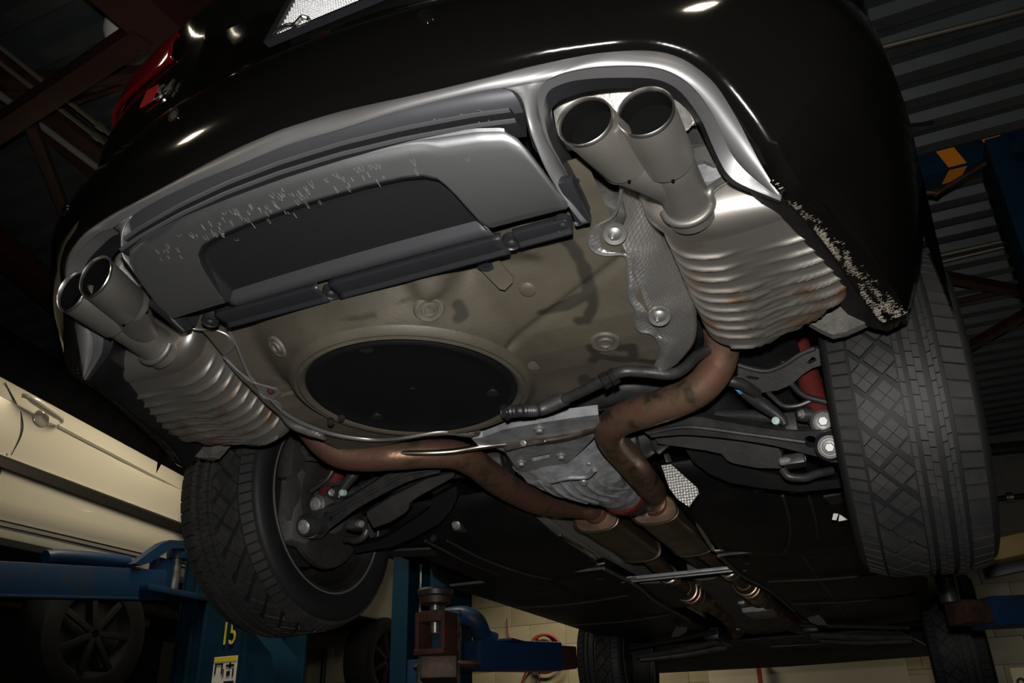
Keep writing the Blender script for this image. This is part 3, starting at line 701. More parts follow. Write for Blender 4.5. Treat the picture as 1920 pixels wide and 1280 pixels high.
def build_floor():
    X0, X1, Y0 = -.405, .405, -.90; NX, NY = 230, 190; V = []; A = []; F = []
    for j in range(NY):
        for i in range(NX):
            x = X0 + (X1 - X0) * i / (NX - 1); Y1 = -.315 - .115 * max(0, min(1, (x + .05) / .40)); y = Y0 + (Y1 - Y0) * j / (NY - 1); z = fz(x, y)
            p = Vector((x, y, z)); m = 0
            if x > -.1:
                nn = .005 * noise.noise(p * 45)
                for k, s in enumerate(ST3):
                    for a, b in zip(s, s[1:]):
                        d = segd(p, a, b) + nn; m = max(m, 1 - max(0, min(1, (d - (.007 if k != 7 else 0)) / .006)))
            r = math.hypot(x - WC.x, y - WC.y)
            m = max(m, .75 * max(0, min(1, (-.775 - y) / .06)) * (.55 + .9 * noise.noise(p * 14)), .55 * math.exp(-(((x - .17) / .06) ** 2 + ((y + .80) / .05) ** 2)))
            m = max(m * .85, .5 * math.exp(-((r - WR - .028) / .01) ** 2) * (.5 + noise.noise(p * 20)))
            V.append(p); A.append(max(0, min(1, m)))
    for j in range(NY - 1):
        for i in range(NX - 1): a = j * NX + i; F.append((a, a + NX, a + NX + 1, a + 1))
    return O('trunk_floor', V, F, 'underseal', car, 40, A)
tfl = build_floor()
# pressed ring round the cover
V = []; F = []; RR = [(WR - .002, -.002), (WR + .002, -.007), (WR + .008, -.009), (WR + .014, -.006), (WR + .018, -.007), (WR + .024, -.004), (WR + .030, .006)]
for r, h in RR:
    for j in range(90):
        a = 2 * math.pi * j / 90; x = WC.x + math.cos(a) * r; y = WC.y + math.sin(a) * r; V.append(Vector((x, y, disc_z(y) + h)))
for i in range(len(RR) - 1):
    for j in range(90): F.append((i * 90 + j, (i + 1) * 90 + j, (i + 1) * 90 + (j + 1) % 90, i * 90 + (j + 1) % 90))
O('well_rim', V, F, 'underseal', car, 40)
# black cover of the spare well: domed edge, three clip pockets
cz = lambda x, y: disc_z(y)
V = []; F = []; RR = [(0, -.002), (.05, -.002), (.1, -.0025), (.15, -.003), (.178, -.004), (.184, -.0065), (.188, -.0085), (.193, -.0085), (.198, -.006), (WR, -.001), (WR + .001, .01)]
for r, h in RR:
    for j in range(72):
        a = 2 * math.pi * j / 72; x = WC.x + math.cos(a) * r; y = WC.y + math.sin(a) * r; V.append(Vector((x, y, disc_z(y) + h)))
for i in range(len(RR) - 1):
    for j in range(72): F.append((i * 72 + j, (i + 1) * 72 + j, (i + 1) * 72 + (j + 1) % 72, i * 72 + (j + 1) % 72))
wc = O('well_cover', V, F, 'well_cover', car, 30); tag(wc, 'round black cover of the spare wheel well')
for u, v in ((687, 655), (924, 738), (707, 783)):
    p = onfloor(u, v, .006); lathe('clip_pocket', (p.x, p.y, disc_z(p.y) - .006), (0, 0, 1), [(.0125, -.001), (.0105, .001), (.009, .012), (0, .012)], 'dark_plastic', wc, 20)
lathe('cover_boss', (WC.x, WC.y, disc_z(WC.y) - .002), (0, -.05, -1), [(0, .002), (.006, .002), (.008, 0)], 'well_cover', wc, 16)
# rubber plugs in the floor
for u, v, r in ((805, 580, .021), (520, 650, .019), (1135, 641, .022), (1003, 685, .014), (881, 811, .018)):
    p = onfloor(u, v); dx = (fz(p.x + .02, p.y) - fz(p.x - .02, p.y)) / .04; dy = (fz(p.x, p.y + .02) - fz(p.x, p.y - .02)) / .04; n = Vector((dx, dy, -1))
    g = lathe('floor_plug', p, n, [(0, .003), (r * .35, .003), (r * .42, .0055), (r * .62, .0055), (r * .7, .002), (r, .004), (r * 1.15, .003), (r * 1.3, -.002)] if r > .015 else [(0, .001), (r * .9, .001), (r * 1.1, -.002)], 'plug_rubber', car, 32)
p = onfloor(990, 545); lathe('drain_hole', p, (0, -.3, -1), [(0, .0015), (.008, .0015)], 'sign_white', car, 20); lathe('drain_rim', p, (0, -.3, -1), [(.008, .003), (.013, .002), (.017, -.002)], 'underseal', car, 24)
# tow-eye bracket: folded strap with a rubber boot
b0 = onfloor(912, 462); b1 = onfloor(945, 530)
plate('tow_bracket', [onfloor(u, v, .02) for u, v in ((895, 478), (912, 462), (922, 470), (964, 518), (962, 526), (948, 540), (938, 538), (900, 500))], (0, -.5, -1), .006, 'underseal', car) 
lathe('bracket_boot', onfloor(911, 487, .026), (.15, -.8, -.6), [(.018, -.012), (.019, 0), (.013, .004), (.011, .010), (.007, .013), (.005, .022), (0, .024)], 'dark_plastic', car, 24)
# heat shields beside the mufflers (foil pressed with small dimples)
def dim(m_):
    nt = MATS[m_].node_tree; b = nt.nodes['Principled BSDF']; tc = nt.nodes.new('ShaderNodeTexCoord'); vo = nt.nodes.new('ShaderNodeTexVoronoi'); vo.inputs['Scale'].default_value = 150; vo.inputs['Randomness'].default_value = .25
    nt.links.new(tc.outputs['Object'], vo.inputs['Vector']); bp = nt.nodes.new('ShaderNodeBump'); bp.inputs['Strength'].default_value = .3; bp.inputs['Distance'].default_value = .004; nt.links.new(vo.outputs['Distance'], bp.inputs['Height']); nt.links.new(bp.outputs[0], b.inputs['Normal'])
dim('shield_foil')
LE = [(1168, 347), (1160, 380), (1150, 405), (1118, 424), (1104, 447), (1112, 467), (1135, 476), (1167, 475), (1177, 485), (1179, 520), (1180, 555), (1194, 583), (1190, 603), (1200, 619), (1225, 626), (1240, 655), (1228, 687)]
for SX in (1, -1):
    L3 = [onfloor(u, v, .004) for u, v in LE]
    Rr = spline([(.432, -.84, .55), (.440, -.78, .52), (.45, -.70, .485), (.457, -.62, .46), (.462, -.55, .432), (.462, -.50, .405), (.445, -.455, .372), (.405, -.428, .350), (.375, -.418, .341)], len(LE) * 4 - 3)
    Lf = cat(L3, 4)
    rails = []
    for k in range(15):
        t = k / 14; row = []
        for i, (a, b) in enumerate(zip(Lf, Rr)):
            p = a.lerp(b, t); s = math.sin(math.pi * t); p = p + Vector((0, -.006, -.012)) * s


            p = p + Vector((0, 0, .006 * noise.noise(p * 28)))
            row.append(p)
        rails.append(row)
    hs = loft('heat_shield', rails, 'shield_foil', car, .002, 60); tag(hs, 'dimpled aluminium heat shield beside the muffler')
    tube('shield_edge', [p + Vector((-.001, 0, -.001)) for p in L3], .0024, 'foil_edge', hs, 6, 70)
    for cu, cv in ((1148, 440), (1232, 594)) if SX > 0 else ():
        c = onfloor(cu, cv, .012)
        lathe('fixing_cup', c + Vector((.004, .0, .0)), (.1, -.6, -1), [(.019, -.002), (.018, .0015), (.011, .0002), (.007, .003), (0, .0032)], 'foil_edge', hs, 24)
        lathe('fixing_stud', c, (.1, -.6, -1), [(0, .014), (.0022, .013), (.003, 0)], 'zinc', hs, 10)
    # bright wall and brackets behind the tips
    sp = spline([at(1050, 265, y=-.90), at(1046, 230, y=-.90), at(1058, 190, y=-.90), at(1120, 160, y=-.90), at(1220, 160, y=-.89), at(1275, 185, y=-.88), at(1295, 215, y=-.87)], 30)
    lo = spline([at(1052, 275, y=-.885), at(1090, 285, y=-.87), at(1130, 285, y=-.86), at(1180, 280, y=-.85), at(1230, 270, y=-.84), at(1285, 245, y=-.85), at(1300, 225, y=-.86)], 30)
    loft('tip_heat_shield', [[p + Vector((0, -.01, .03)) for p in sp], sp, [p.lerp(q, .5) + Vector((0, .02, 0)) for p, q in zip(sp, lo)], lo], 'bright_shield', car, .002)
    if SX < 0: lathe('rubber_hanger', (.655, -.765, .468), (.3, -1, -.2), [(0, .035), (.024, .03), (.03, .015), (.032, -.02), (.028, -.04), (0, -.04)], 'red_rubber', car, 20); bolt((.615, -.80, .462), (-.3, -1, -.2), .006, car)
    if SX < 0: continue
    plate('hanger_bracket', [at(u, v, y=-.80) for u, v in ((1283, 235), (1318, 238), (1335, 270), (1300, 278), (1288, 265))], (0, 1, 0), .02, 'dusty_black', car)
    plate('hanger_bracket', [at(u, v, y=-.80) for u, v in ((1290, 272), (1335, 268), (1348, 305), (1335, 308), (1318, 300), (1300, 304))], (0, 1, 0), .02, 'knuckle_grey', car)
    plate('body_bracket', [at(u, v, y=-.79) for u, v in ((1298, 306), (1320, 300), (1345, 310), (1362, 332), (1330, 340), (1306, 342))], (0, 1, 0), .02, 'cast_alloy', car)
    # inner side wall of the opening and the bumper's inner skin
    plate('bumper_bracket', [at(u, v, y=-.87) for u, v in ((1040, 265), (1057, 268), (1085, 335), (1072, 345), (1050, 320))], (0, 1, 0), .03, 'dark_plastic', car)
    loft('rear_side_member', [spline([at(1075, 335, y=-.80), at(1110, 330, y=-.80), at(1150, 350, y=-.79), at(1160, 370, y=-.78)], 12), spline([at(1078, 375, y=-.79), at(1110, 375, y=-.80), at(1150, 390, y=-.78), at(1170, 400, y=-.76)], 12), spline([at(1085, 420, y=-.77), at(1110, 425, y=-.76), at(1140, 425, y=-.75), at(1160, 430, y=-.74)], 12)], 'knuckle_grey', car, -.01)
    lathe('rubber_hanger', (.66, -.70, .47), (.2, -1, -.1), [(0, .035), (.024, .03), (.03, .015), (.032, -.02), (.028, -.04), (0, -.04)], 'red_rubber', car, 20)
SX = 1
# pale folded edge of the left shield along the floor
le = [onfloor(u, v, .006) for u, v in ((425, 605), (445, 645), (470, 702), (500, 735), (540, 775), (590, 800), (640, 815), (700, 822), (760, 818), (830, 808), (890, 814))]
a = cat(le, 5); loft('shield_flange', [a, [p + Vector((-.006, .004, -.004)) for p in a], [p + Vector((-.014, .012, -.002)) for p in a]], 'foil_edge', car, .002)
plate('flange_tab', [onfloor(u, v, .012) for u, v in ((475, 716), (520, 728), (528, 736), (512, 748), (490, 735))], (0, -.3, -1), .002, 'shield_foil', car)
bolt(onfloor(508, 733, .014), (0, -.3, -1), .005, car, 'rusty_steel')
for u, v in ((620, 790),):
    lathe('cable_clip', onfloor(u, v, .012), (.5, -.6, -.6), [(.004, -.008), (.007, -.007), (.007, .007), (.004, .008)], 'matte_black', car, 14)
    lathe('cable_clip', onfloor(u + 20, v - 8, .012), (.5, -.6, -.6), [(.004, -.008), (.007, -.007), (.007, .007), (.004, .008)], 'matte_black', car, 14)
# brake-line bundle in its black sleeve across the front of the floor
HZ = [onfloor(u, v, .014) for u, v in ((945, 772), (975, 770), (1015, 767), (1060, 748), (1130, 715), (1165, 697), (1210, 697))] + [at(1258, 701, y=-.43), at(1285, 688, y=-.41), at(1305, 668, y=-.39), at(1340, 650, y=-.35)]
sl = tube('wiring_sleeve', HZ[3:], .0105, 'arm_black', car, 14, 70)
R_ = [.011 if i % 2 else .0135 for i in range(60)]
tube('corrugated_sleeve', HZ[:4], R_, 'arm_black', car, 14, 60)
for u, v in ((1135, 713), (1150, 706), (950, 772)):
    lathe('sleeve_clip', onfloor(u, v, .016), (.8, .1, .35), [(.011, -.008), (.017, -.007), (.017, .007), (.011, .008)], 'matte_black', sl, 8)
# ------------------------------------------------------------------ differential and its cross plate
def dz(u, v, z=.338): return at(u, v, z=z)
cp = plate('differential_plate', [dz(u, v) for u, v in ((884, 822), (905, 820), (940, 806), (968, 800), (992, 796), (1060, 785), (1122, 777), (1126, 800), (1112, 822), (1095, 840), (1062, 871), (985, 885), (968, 877), (948, 848), (925, 838), (900, 838))], (0, 0, 1), .022, 'plate_alloy', car,
           holes=[[dz(u, v) for u, v in ((996, 862), (999, 856), (1030, 850), (1033, 853), (1030, 857), (1001, 864))]], smooth=20)
tag(cp, 'cast grey cross plate under the differential')
for u, v in ((977, 867), (1052, 854), (1011, 804)): bolt(dz(u, v, .337), (0, 0, -1), .008, cp)
for u, v in ((1051, 880), (1104, 867), (1024, 881), (1142, 864)): bolt(at(u, v, z=.337), (0, -.4, -1), .0065, cp)
S = [(-.04, 0.0, .405, .13, .045), (0, 0.0, .398, .145, .052), (.03, .002, .386, .145, .060), (.07, .004, .374, .138, .070), (.12, .012, .366, .122, .074), (.18, .022, .362, .098, .070), (.24, .034, .356, .078, .064), (.29, .045, .350, .066, .060), (.33, .052, .347, .060, .056)]
def dsec(s):
    y, x0, z0, rx, rz = s; out = []
    for j in range(56):
        a = 2 * math.pi * j / 56; ca, sa = math.cos(a), math.sin(a); k = 1
        if .04 < y < .25 and sa < -.1: k = 1 + .05 * (1 if math.sin(a * 15) > .2 else 0)
        q = Vector((x0 + math.copysign(abs(ca) ** .85, ca) * rx * k, y, z0 + math.copysign(abs(sa) ** .85, sa) * rz * k)); out.append(q + Vector((0, 0, .003 * noise.noise(q * 40))))
    return out
SS = []
for a, b in zip(S, S[1:]):
    for k in range(6): SS.append(tuple(p + (q - p) * k / 6 for p, q in zip(a, b)))
SS.append(S[-1])
V, F = grid([dsec(s) for s in SS], closed_u=True); F.append(tuple(reversed(range(56))))
df = fixn(O('differential', V, F, 'cast_alloy', car, 28)); tag(df, 'finned grey alloy differential housing')
for i in range(6):                                       # cooling fins along the belly
    xo = -.075 + .028 * i
    pts = [Vector((xo + .018 * t + .02 * t * t, .05 + .05 * t * 3.2, 0)) for t in (0, .25, .5, .75, 1)]
    for p in pts:
        s = min(SS, key=lambda s: abs(s[0] - p.y)); dx = max(-1, min(1, (p.x - s[1]) / s[3])); p.z = s[2] - s[4] * math.sqrt(max(.05, 1 - dx * dx)) ** .85 - .004
    tube('cooling_fin', pts, .006, 'cast_alloy', df, 8, 18)
tube('casting_rib', [at(1035, 902, z=.30), at(1065, 895, z=.297), at(1100, 893, z=.297), at(1115, 880, z=.30)], .006, 'cast_alloy', df, 8, 24)
lathe('drain_plug', at(1094, 904, z=.296), (0, -.5, -1), [(0, .004), (.008, .004), (.011, 0)], 'zinc', df, 12)
lathe('red_seal', (.0525, .335, .347), (.15, 1, -.05), [(.050, -.006), (.066, -.006), (.068, 0), (.067, .012), (.05, .014)], 'red_paint', df, 40)
lathe('output_flange', (.0545, .349, .346), (.15, 1, -.05), [(.045, 0), (.063, 0), (.064, .008), (.058, .012), (.056, .045), (.044, .05), (.04, .10)], 'arm_black', df, 36)
tube('propeller_shaft', [(.06, .44, .345), (.0, 1.2, .36), (0, 2.2, .38)], .032, 'arm_black', car, 18, 20)

# ------------------------------------------------------------------ rear suspension, mirrored
wn = Vector((-.1, -.78, -.62)).normalized()
p_arm = Vector((.44, -.115, .285))
ARM = [(1203, 806), (1222, 798), (1244, 792), (1298, 781), (1345, 788), (1397, 797), (1462, 807), (1528, 808), (1562, 804), (1585, 820), (1588, 852), (1576, 869), (1558, 866), (1539, 858), (1506, 849), (1450, 835), (1397, 826), (1340, 819), (1287, 815), (1250, 817), (1222, 820)]
def hexn(v): return Vector(v).normalized()
for SX in (1, -1):
    arm = plate('lower_arm', cat([atp(u, v, p_arm, wn) for u, v in ARM] , 3), -wn, .028, 'arm_black', car, holes=[circ(atp(1520, 828, p_arm, wn), wn, .013, 18)])
    tube('arm_rib', [atp(u, v, p_arm + wn * .002, wn) for u, v in ((1215, 812), (1290, 800), (1400, 813), (1510, 828))], .005, 'arm_black', arm, 8, 30)
    lathe('arm_bush', Vector((.621, -.150, .232)), (0, -.93, -.36), [(.0, .012), (.0225, .012), (.026, .006), (.029, 0), (.03, -.05)], 'arm_black', arm, 28)
    lathe('bush_washer', Vector((.621, -.157, .229)), (0, -.93, -.36), [(0, .005), (.0165, .005), (.0205, .002), (.021, -.004)], 'zinc', arm, 28)
    bolt(Vector((.621, -.161, .2275)), (0, -.93, -.36), .0098, arm)
    lathe('shock_eye', (.616, -.112, .294), (.1, -.95, -.2), [(0, .012), (.02, .012), (.0255, .008), (.0265, -.045)], 'knuckle_grey', car, 28)
    bolt(Vector((.616, -.126, .292)), (.1, -.95, -.2), .0105, car)
    # shock absorber
    sk = tube('shock_absorber', [(.613, -.085, .30), (.600, -.055, .43), (.588, -.03, .56)], .0245, 'red_paint', car, 22, 8)
    tag(sk, 'red shock absorber inside the rear wheel')
    lathe('shock_collar', (.611, -.08, .325), (-.1, .2, 1), [(.025, -.012), (.029, -.01), (.029, .01), (.025, .012)], 'red_paint', sk, 20)
    # upper arm, pressed with slots, curved over the shock
    pu = Vector((.52, -.135, .40)); un = Vector((-.1, -.8, -.6)).normalized()
    crop = lambda L: [(1200 + a / 4.5725, 620 + b / 4.5725) for a, b in L]
    plate('upper_arm', [atp(u, v, pu, un) for u, v in crop([(840, 290), (930, 320), (1080, 345), (1220, 300), (1380, 200), (1500, 150), (1560, 160), (1570, 290), (1480, 320), (1400, 370), (1300, 460), (1180, 510), (1050, 530), (940, 500), (840, 400)])], -un, .02, 'dusty_black', car, holes=[[atp(u, v, pu, un) for u, v in crop([(905, 392), (930, 385), (1010, 398), (1025, 408), (1005, 420), (930, 410)])], [atp(u, v, pu, un) for u, v in crop([(1425, 275), (1475, 225), (1510, 228), (1510, 255), (1460, 285)])]])
    tube('upper_arm_rim', [atp(u, v, pu + un * .004, un) for u, v in crop([(840, 290), (930, 320), (1080, 345), (1220, 300), (1380, 200), (1500, 150)])], .005, 'dusty_black', car, 8, 30)
    # rubber brake line, toe link, drop link, stabiliser bar
    tube('brake_line', [atp(u, v, Vector((.5, -.12, .4)), (0, -1, 0)) for u, v in crop([(1215, -20), (1215, 150), (1225, 260), (1270, 400), (1340, 500), (1420, 560), (1520, 590), (1640, 620)])], .0065, 'arm_black', car, 10, 50)
    tube('sensor_cable', [atp(u, v, Vector((.5, -.11, .35)), (0, -1, 0)) for u, v in crop([(950, 520), (1050, 490), (1130, 560), (1230, 640), (1350, 640), (1460, 600)])], .005, 'arm_black', car, 8, 40)
    tube('toe_link', [at(1296, 780, y=-.03), at(1380, 778, y=-.04), at(1462, 784, y=-.05)], .0135, 'arm_black', car, 16, 12)
    dl = tube('drop_link', [at(1366, 706, y=-.13), at(1380, 720, y=-.13), at(1400, 738, y=-.13), at(1440, 765, y=-.13), at(1466, 785, y=-.13), at(1472, 797, y=-.13)], [.008, .009, .013, .015, .012, .007], 'arm_black', car, 12, 30)
    if SX > 0:
        tube('blue_tape_mark', [at(1377, 713, y=-.148), at(1394, 731, y=-.148)], .0125, 'blue_tape', dl, 14, 3)
    lathe('plastic_nut', at(1455, 789, y=-.135), (0, -1, -.2), [(0, .008), (.008, .007), (.009, -.004)], 'teal_plastic', car, 8)
    box('level_sensor', (-.012, -.01, -.02), (.012, .01, .02), 'arm_black', car, .002, None, at(1483, 793, y=-.11))
    lathe('link_bush', at(1507, 777, y=-.10), (-.9, -.4, 0), [(0, .016), (.008, .016), (.013, .012), (.016, 0), (.016, -.03)], 'arm_black', car, 18); bolt(at(1502, 776, y=-.115), (-.9, -.4, 0), .006, car)
    # spring link cover and the spring pan below
    ps = Vector((.43, -.03, .27))
    plate('spring_link', [atp(u, v, ps, wn) for u, v in crop([(130, 925), (400, 900), (860, 950), (1190, 1010), (1215, 1050), (1215, 1180), (1000, 1175), (800, 1135), (745, 1110), (700, 1055), (560, 1025), (150, 965)])], -wn, .03, 'dusty_black', car)
    lathe('height_bolt', at(1473, 864, y=-.06), (-.9, -.4, -.1), [(0, .014), (.006, .014), (.009, .01), (.009, -.04)], 'zinc', car, 12)
    box('bolt_bracket', (-.02, -.02, -.011), (.022, .02, .011), 'arm_black', car, .003, None, at(1490, 864, y=-.045))
    tube('spring_pan_edge', [at(1468, 880, y=-.04), at(1480, 893, y=-.04), at(1510, 895, y=-.03), at(1530, 888, y=-.02), at(1560, 882, y=0)], .009, 'arm_black', car, 10, 24)
    pq = Vector((.45, .07, .27))
    plate('spring_pan', [atp(u, v, pq, wn) for u, v in ((1285, 842), (1330, 848), (1353, 852), (1366, 868), (1420, 882), (1470, 893), (1530, 903), (1595, 896), (1598, 912), (1500, 922), (1430, 915), (1370, 905), (1330, 888), (1300, 866))], -wn, .04, 'undertray', car)
    # subframe, drive shaft and boot
    tube('subframe_tube', [(.02, -.20, .42), (.25, -.18, .43), (.36, -.08, .42), (.42, .15, .40)], .045, 'arm_black', car, 18, 24)
    tube('drive_shaft', [(.15, .03, .38), (.62, .0, .345)], .02, 'arm_black', car, 16)
    lathe('drive_boot', (.20, .028, .377), (1, -.03, -.07), [(.05, -.05), (.055, -.02), (.045, 0), (.05, .01), (.038, .03), (.042, .04), (.03, .06), (.022, .08)], 'arm_black', car, 24)
    tube('stabiliser_bar', [(.0, -.16, .40), (.28, -.16, .40), (.40, -.2, .40), (.47, -.20, .38), (.5, -.14, .37)], .012, 'arm_black', car, 12, 30)
    # wheel carrier
    box('wheel_carrier', (.662, -.15, .20), (.72, .08, .40), 'knuckle_grey', car, .02)
    tube('carrier_lug', [(.64, -.10, .24), (.625, -.135, .235)], .03, 'knuckle_grey', car, 16)
    V_ = [];
    box('brake_caliper', (.665, -.17, .36), (.72, -.09, .48), 'dusty_black', car, .02)
    lathe('dust_shield', (.672, 0, .327), (-1, 0, 0), [(.06, .0), (.08, .012), (.12, .012), (.15, .006), (.165, .0), (.168, -.012)], 'dusty_black', car, 40)
    # felt arch liner behind the wheel
    plate('arch_liner', [at(u, v, y=-.44) for u, v in ((1512, 602), (1540, 618), (1560, 627), (1585, 622), (1612, 610), (1640, 596), (1662, 590), (1630, 560), (1612, 548), (1560, 585))], (0, 1, 0), .02, 'felt', car)
    arc = [(.30 + .10, a) for a in range(0, 1)]
    rows_ = []
    for a in range(20, 181, 10):
        ra = math.radians(a); rows_.append([Vector((xx, -math.cos(ra) * .40, .42 + math.sin(ra) * .40)) for xx in (.58, .70, .80, .845)])
    loft('wheel_arch', rows_, 'dusty_black', car)
    loft('inner_arch', [[Vector((.50, y, .50)) for y in (-.35, 0, .35, .4)], [Vector((.52, y, .62)) for y in (-.35, 0, .35, .4)], [Vector((.58, y, .80)) for y in (-.25, 0, .25, .3)]], 'undertray', car)
SX = 1

# ------------------------------------------------------------------ wheels
R0 = .327
def rtop(w): return R0 - 4.5 * max(0, abs(w) - .055) ** 2
def clipw(P, lo, hi):
    for s, lim in ((1, lo), (-1, -hi)):
        out = []
        for i in range(len(P)):
            a, b = P[i], P[(i + 1) % len(P)]; da, db = s * a[0] - lim, s * b[0] - lim
            if da >= 0: out.append(a)
            if da * db < 0: t = da / (da - db); out.append((a[0] + (b[0] - a[0]) * t, a[1] + (b[1] - a[1]) * t))
        P = out
        if not P: return P
    return P
def shrink(P, g):
    cx = sum(p[0] for p in P) / len(P); cy = sum(p[1] for p in P) / len(P); out = []
    for p in P:
        d = math.hypot(p[0] - cx, p[1] - cy); k = max(.2, 1 - g / max(d, 1e-5)); out.append((cx + (p[0] - cx) * k, cy + (p[1] - cy) * k))
    return out
def tread_cells():
    L = 2 * math.pi * R0; C = []
    def row(lo, hi, n, gap, slant=0.0, ph=0.0):
        d = L / n
        for i in range(n):
            s = (i + ph) * d; C.append([(lo, s), (hi, s + slant), (hi, s + slant + d - gap), (lo, s + d - gap)])
    row(-.109, -.080, 84, .0048, .004)
    row(.001, .009, 78, .0016, .003)
    row(.0175, .0285, 78, .0022, .002); row(.0292, .0395, 78, .0022, .002, .5)
    row(.0500, .0580, 78, .0022, -.002, .3); row(.0586, .0660, 78, .0022, -.002, .8)
    row(.0735, .108, 66, .0042, .006)
    N = 31; p = L / N; e1 = (.0320, p * .55); e2 = (.0320, -p * .45)
    for j in range(N):
        for i in range(-1, 3):
            for h in (0, 1):
                o = (-.0745 + i * .064 + (e1[0] if h else 0) - .014, j * p + (e1[1] if h else 0) + .0)
                def pt(a, b): return (o[0] + e1[0] * a + e2[0] * b, o[1] + e1[1] * a + e2[1] * b)
                big = [pt(0, 0), pt(1, 0), pt(1, 1), pt(0, 1)]
                cxw = sum(q[0] for q in big) / 4
                if cxw < -.062:
                    P = clipw(shrink(big, .0034), -.0745, -.0015)
                    if len(P) > 2: C.append(P)
                else:
                    for (a0, a1) in ((.09, .49), (.51, .91)):
                        for (b0, b1) in ((.09, .49), (.51, .91)):
                            P = clipw([pt(a0, b0), pt(a1, b0), pt(a1, b1), pt(a0, b1)], -.0745, -.0015)
                            if len(P) > 2: C.append(P)
    return C
CELLS = tread_cells()
def wheel(c, tilt, steer, name_mat):
    """c: hub centre (right side), tilt about y, steer about z"""
    Rm = Matrix.Rotation(steer, 3, 'Z') @ Matrix.Rotation(tilt, 3, 'Y'); c = Vector(c)
    T = lambda p: c + Rm @ Vector(p)
    def lat(name, prof, m_, par, seg=72, closed=False, sm=35):
        V = []; F = []; n = len(prof)
        for x, r in prof:
            for j in range(seg): a = 2 * math.pi * j / seg; V.append(T((x, r * math.cos(a), r * math.sin(a))))
        for i in range(n if closed else n - 1):
            for j in range(seg): k = ((i + 1) % n) * seg; F.append((i * seg + j, i * seg + (j + 1) % seg, k + (j + 1) % seg, k + j))
        return fixn(O(name, V, F, m_, par, sm))
    D = .0088
    half_ = [(-.112, .3045), (-.109, rtop(.109) - D), (-.08, rtop(.08) - D), (-.04, R0 - D), (0, R0 - D), (.04, R0 - D), (.08, rtop(.08) - D), (.109, rtop(.109) - D), (.112, .3045)]
    prof = [(-.102, .232), (-.110, .236), (-.117, .25), (-.124, .272), (-.1235, .285), (-.119, .298)] + half_ + [(.119, .298), (.1235, .285), (.124, .272), (.117, .25), (.110, .236), (.102, .232)]
    ty = lat('tyre', prof, 'sidewall_groove_shade', car, 96)
    V = []; F = []
    for P in CELLS:
        n = len(P); b = len(V)
        for dr in (0, 1):
            for (w, s) in P:
                q = w; a = s / R0; r = rtop(w) - (D + .001 if dr == 0 else 0); V.append(T((q, r * math.cos(a), r * math.sin(a))))
        F.append(tuple(range(b + n, b + 2 * n)))
        for i in range(n): F.append((b + i, b + (i + 1) % n, b + n + (i + 1) % n, b + n + i))
    tag(fixn(O('tread_blocks', V, F, 'rubber', ty, 0)), kind='stuff')
    rm = lat('wheel_rim', [(-.108, .236), (-.110, .240), (-.113, .236), (-.110, .226), (-.098, .221), (-.09, .214), (-.02, .208), (.06, .205), (.085, .20), (.088, .14), (.075, .08), (.07, .0)], 'dark_rim', car, 72)
    lat('rim_lip', [(-.112, .2335), (-.1155, .2365), (-.1145, .2392), (-.111, .2375)], 'rim_edge', rm, 72, True)
    lat('brake_disc', [(-.02, .05), (-.02, .155), (-.008, .158), (.008, .158), (.012, .05)], 'steel_dark', car, 48, True)
    for k in range(5):
        a = 2 * math.pi * k / 5
        V = [T((x, math.cos(a + da) * r, math.sin(a + da) * r)) for x in (.05, .09) for r, da in ((.05, .3), (.2, .12), (.2, -.12), (.05, -.3))]
        O('spoke', V, [(0, 1, 2, 3), (7, 6, 5, 4), (0, 4, 5, 1), (1, 5, 6, 2), (2, 6, 7, 3), (3, 7, 4, 0)], 'dark_rim', rm, 0)
for SX in (1, -1): wheel((.764 if SX > 0 else .776, 0, .327), .043, 0, None)
SX = 1; wheel((.87, 2.81, .10), 0, math.radians(-3), None)
SX = -1; wheel((.78, 2.81, .13), 0, math.radians(3), None)
SX = 1

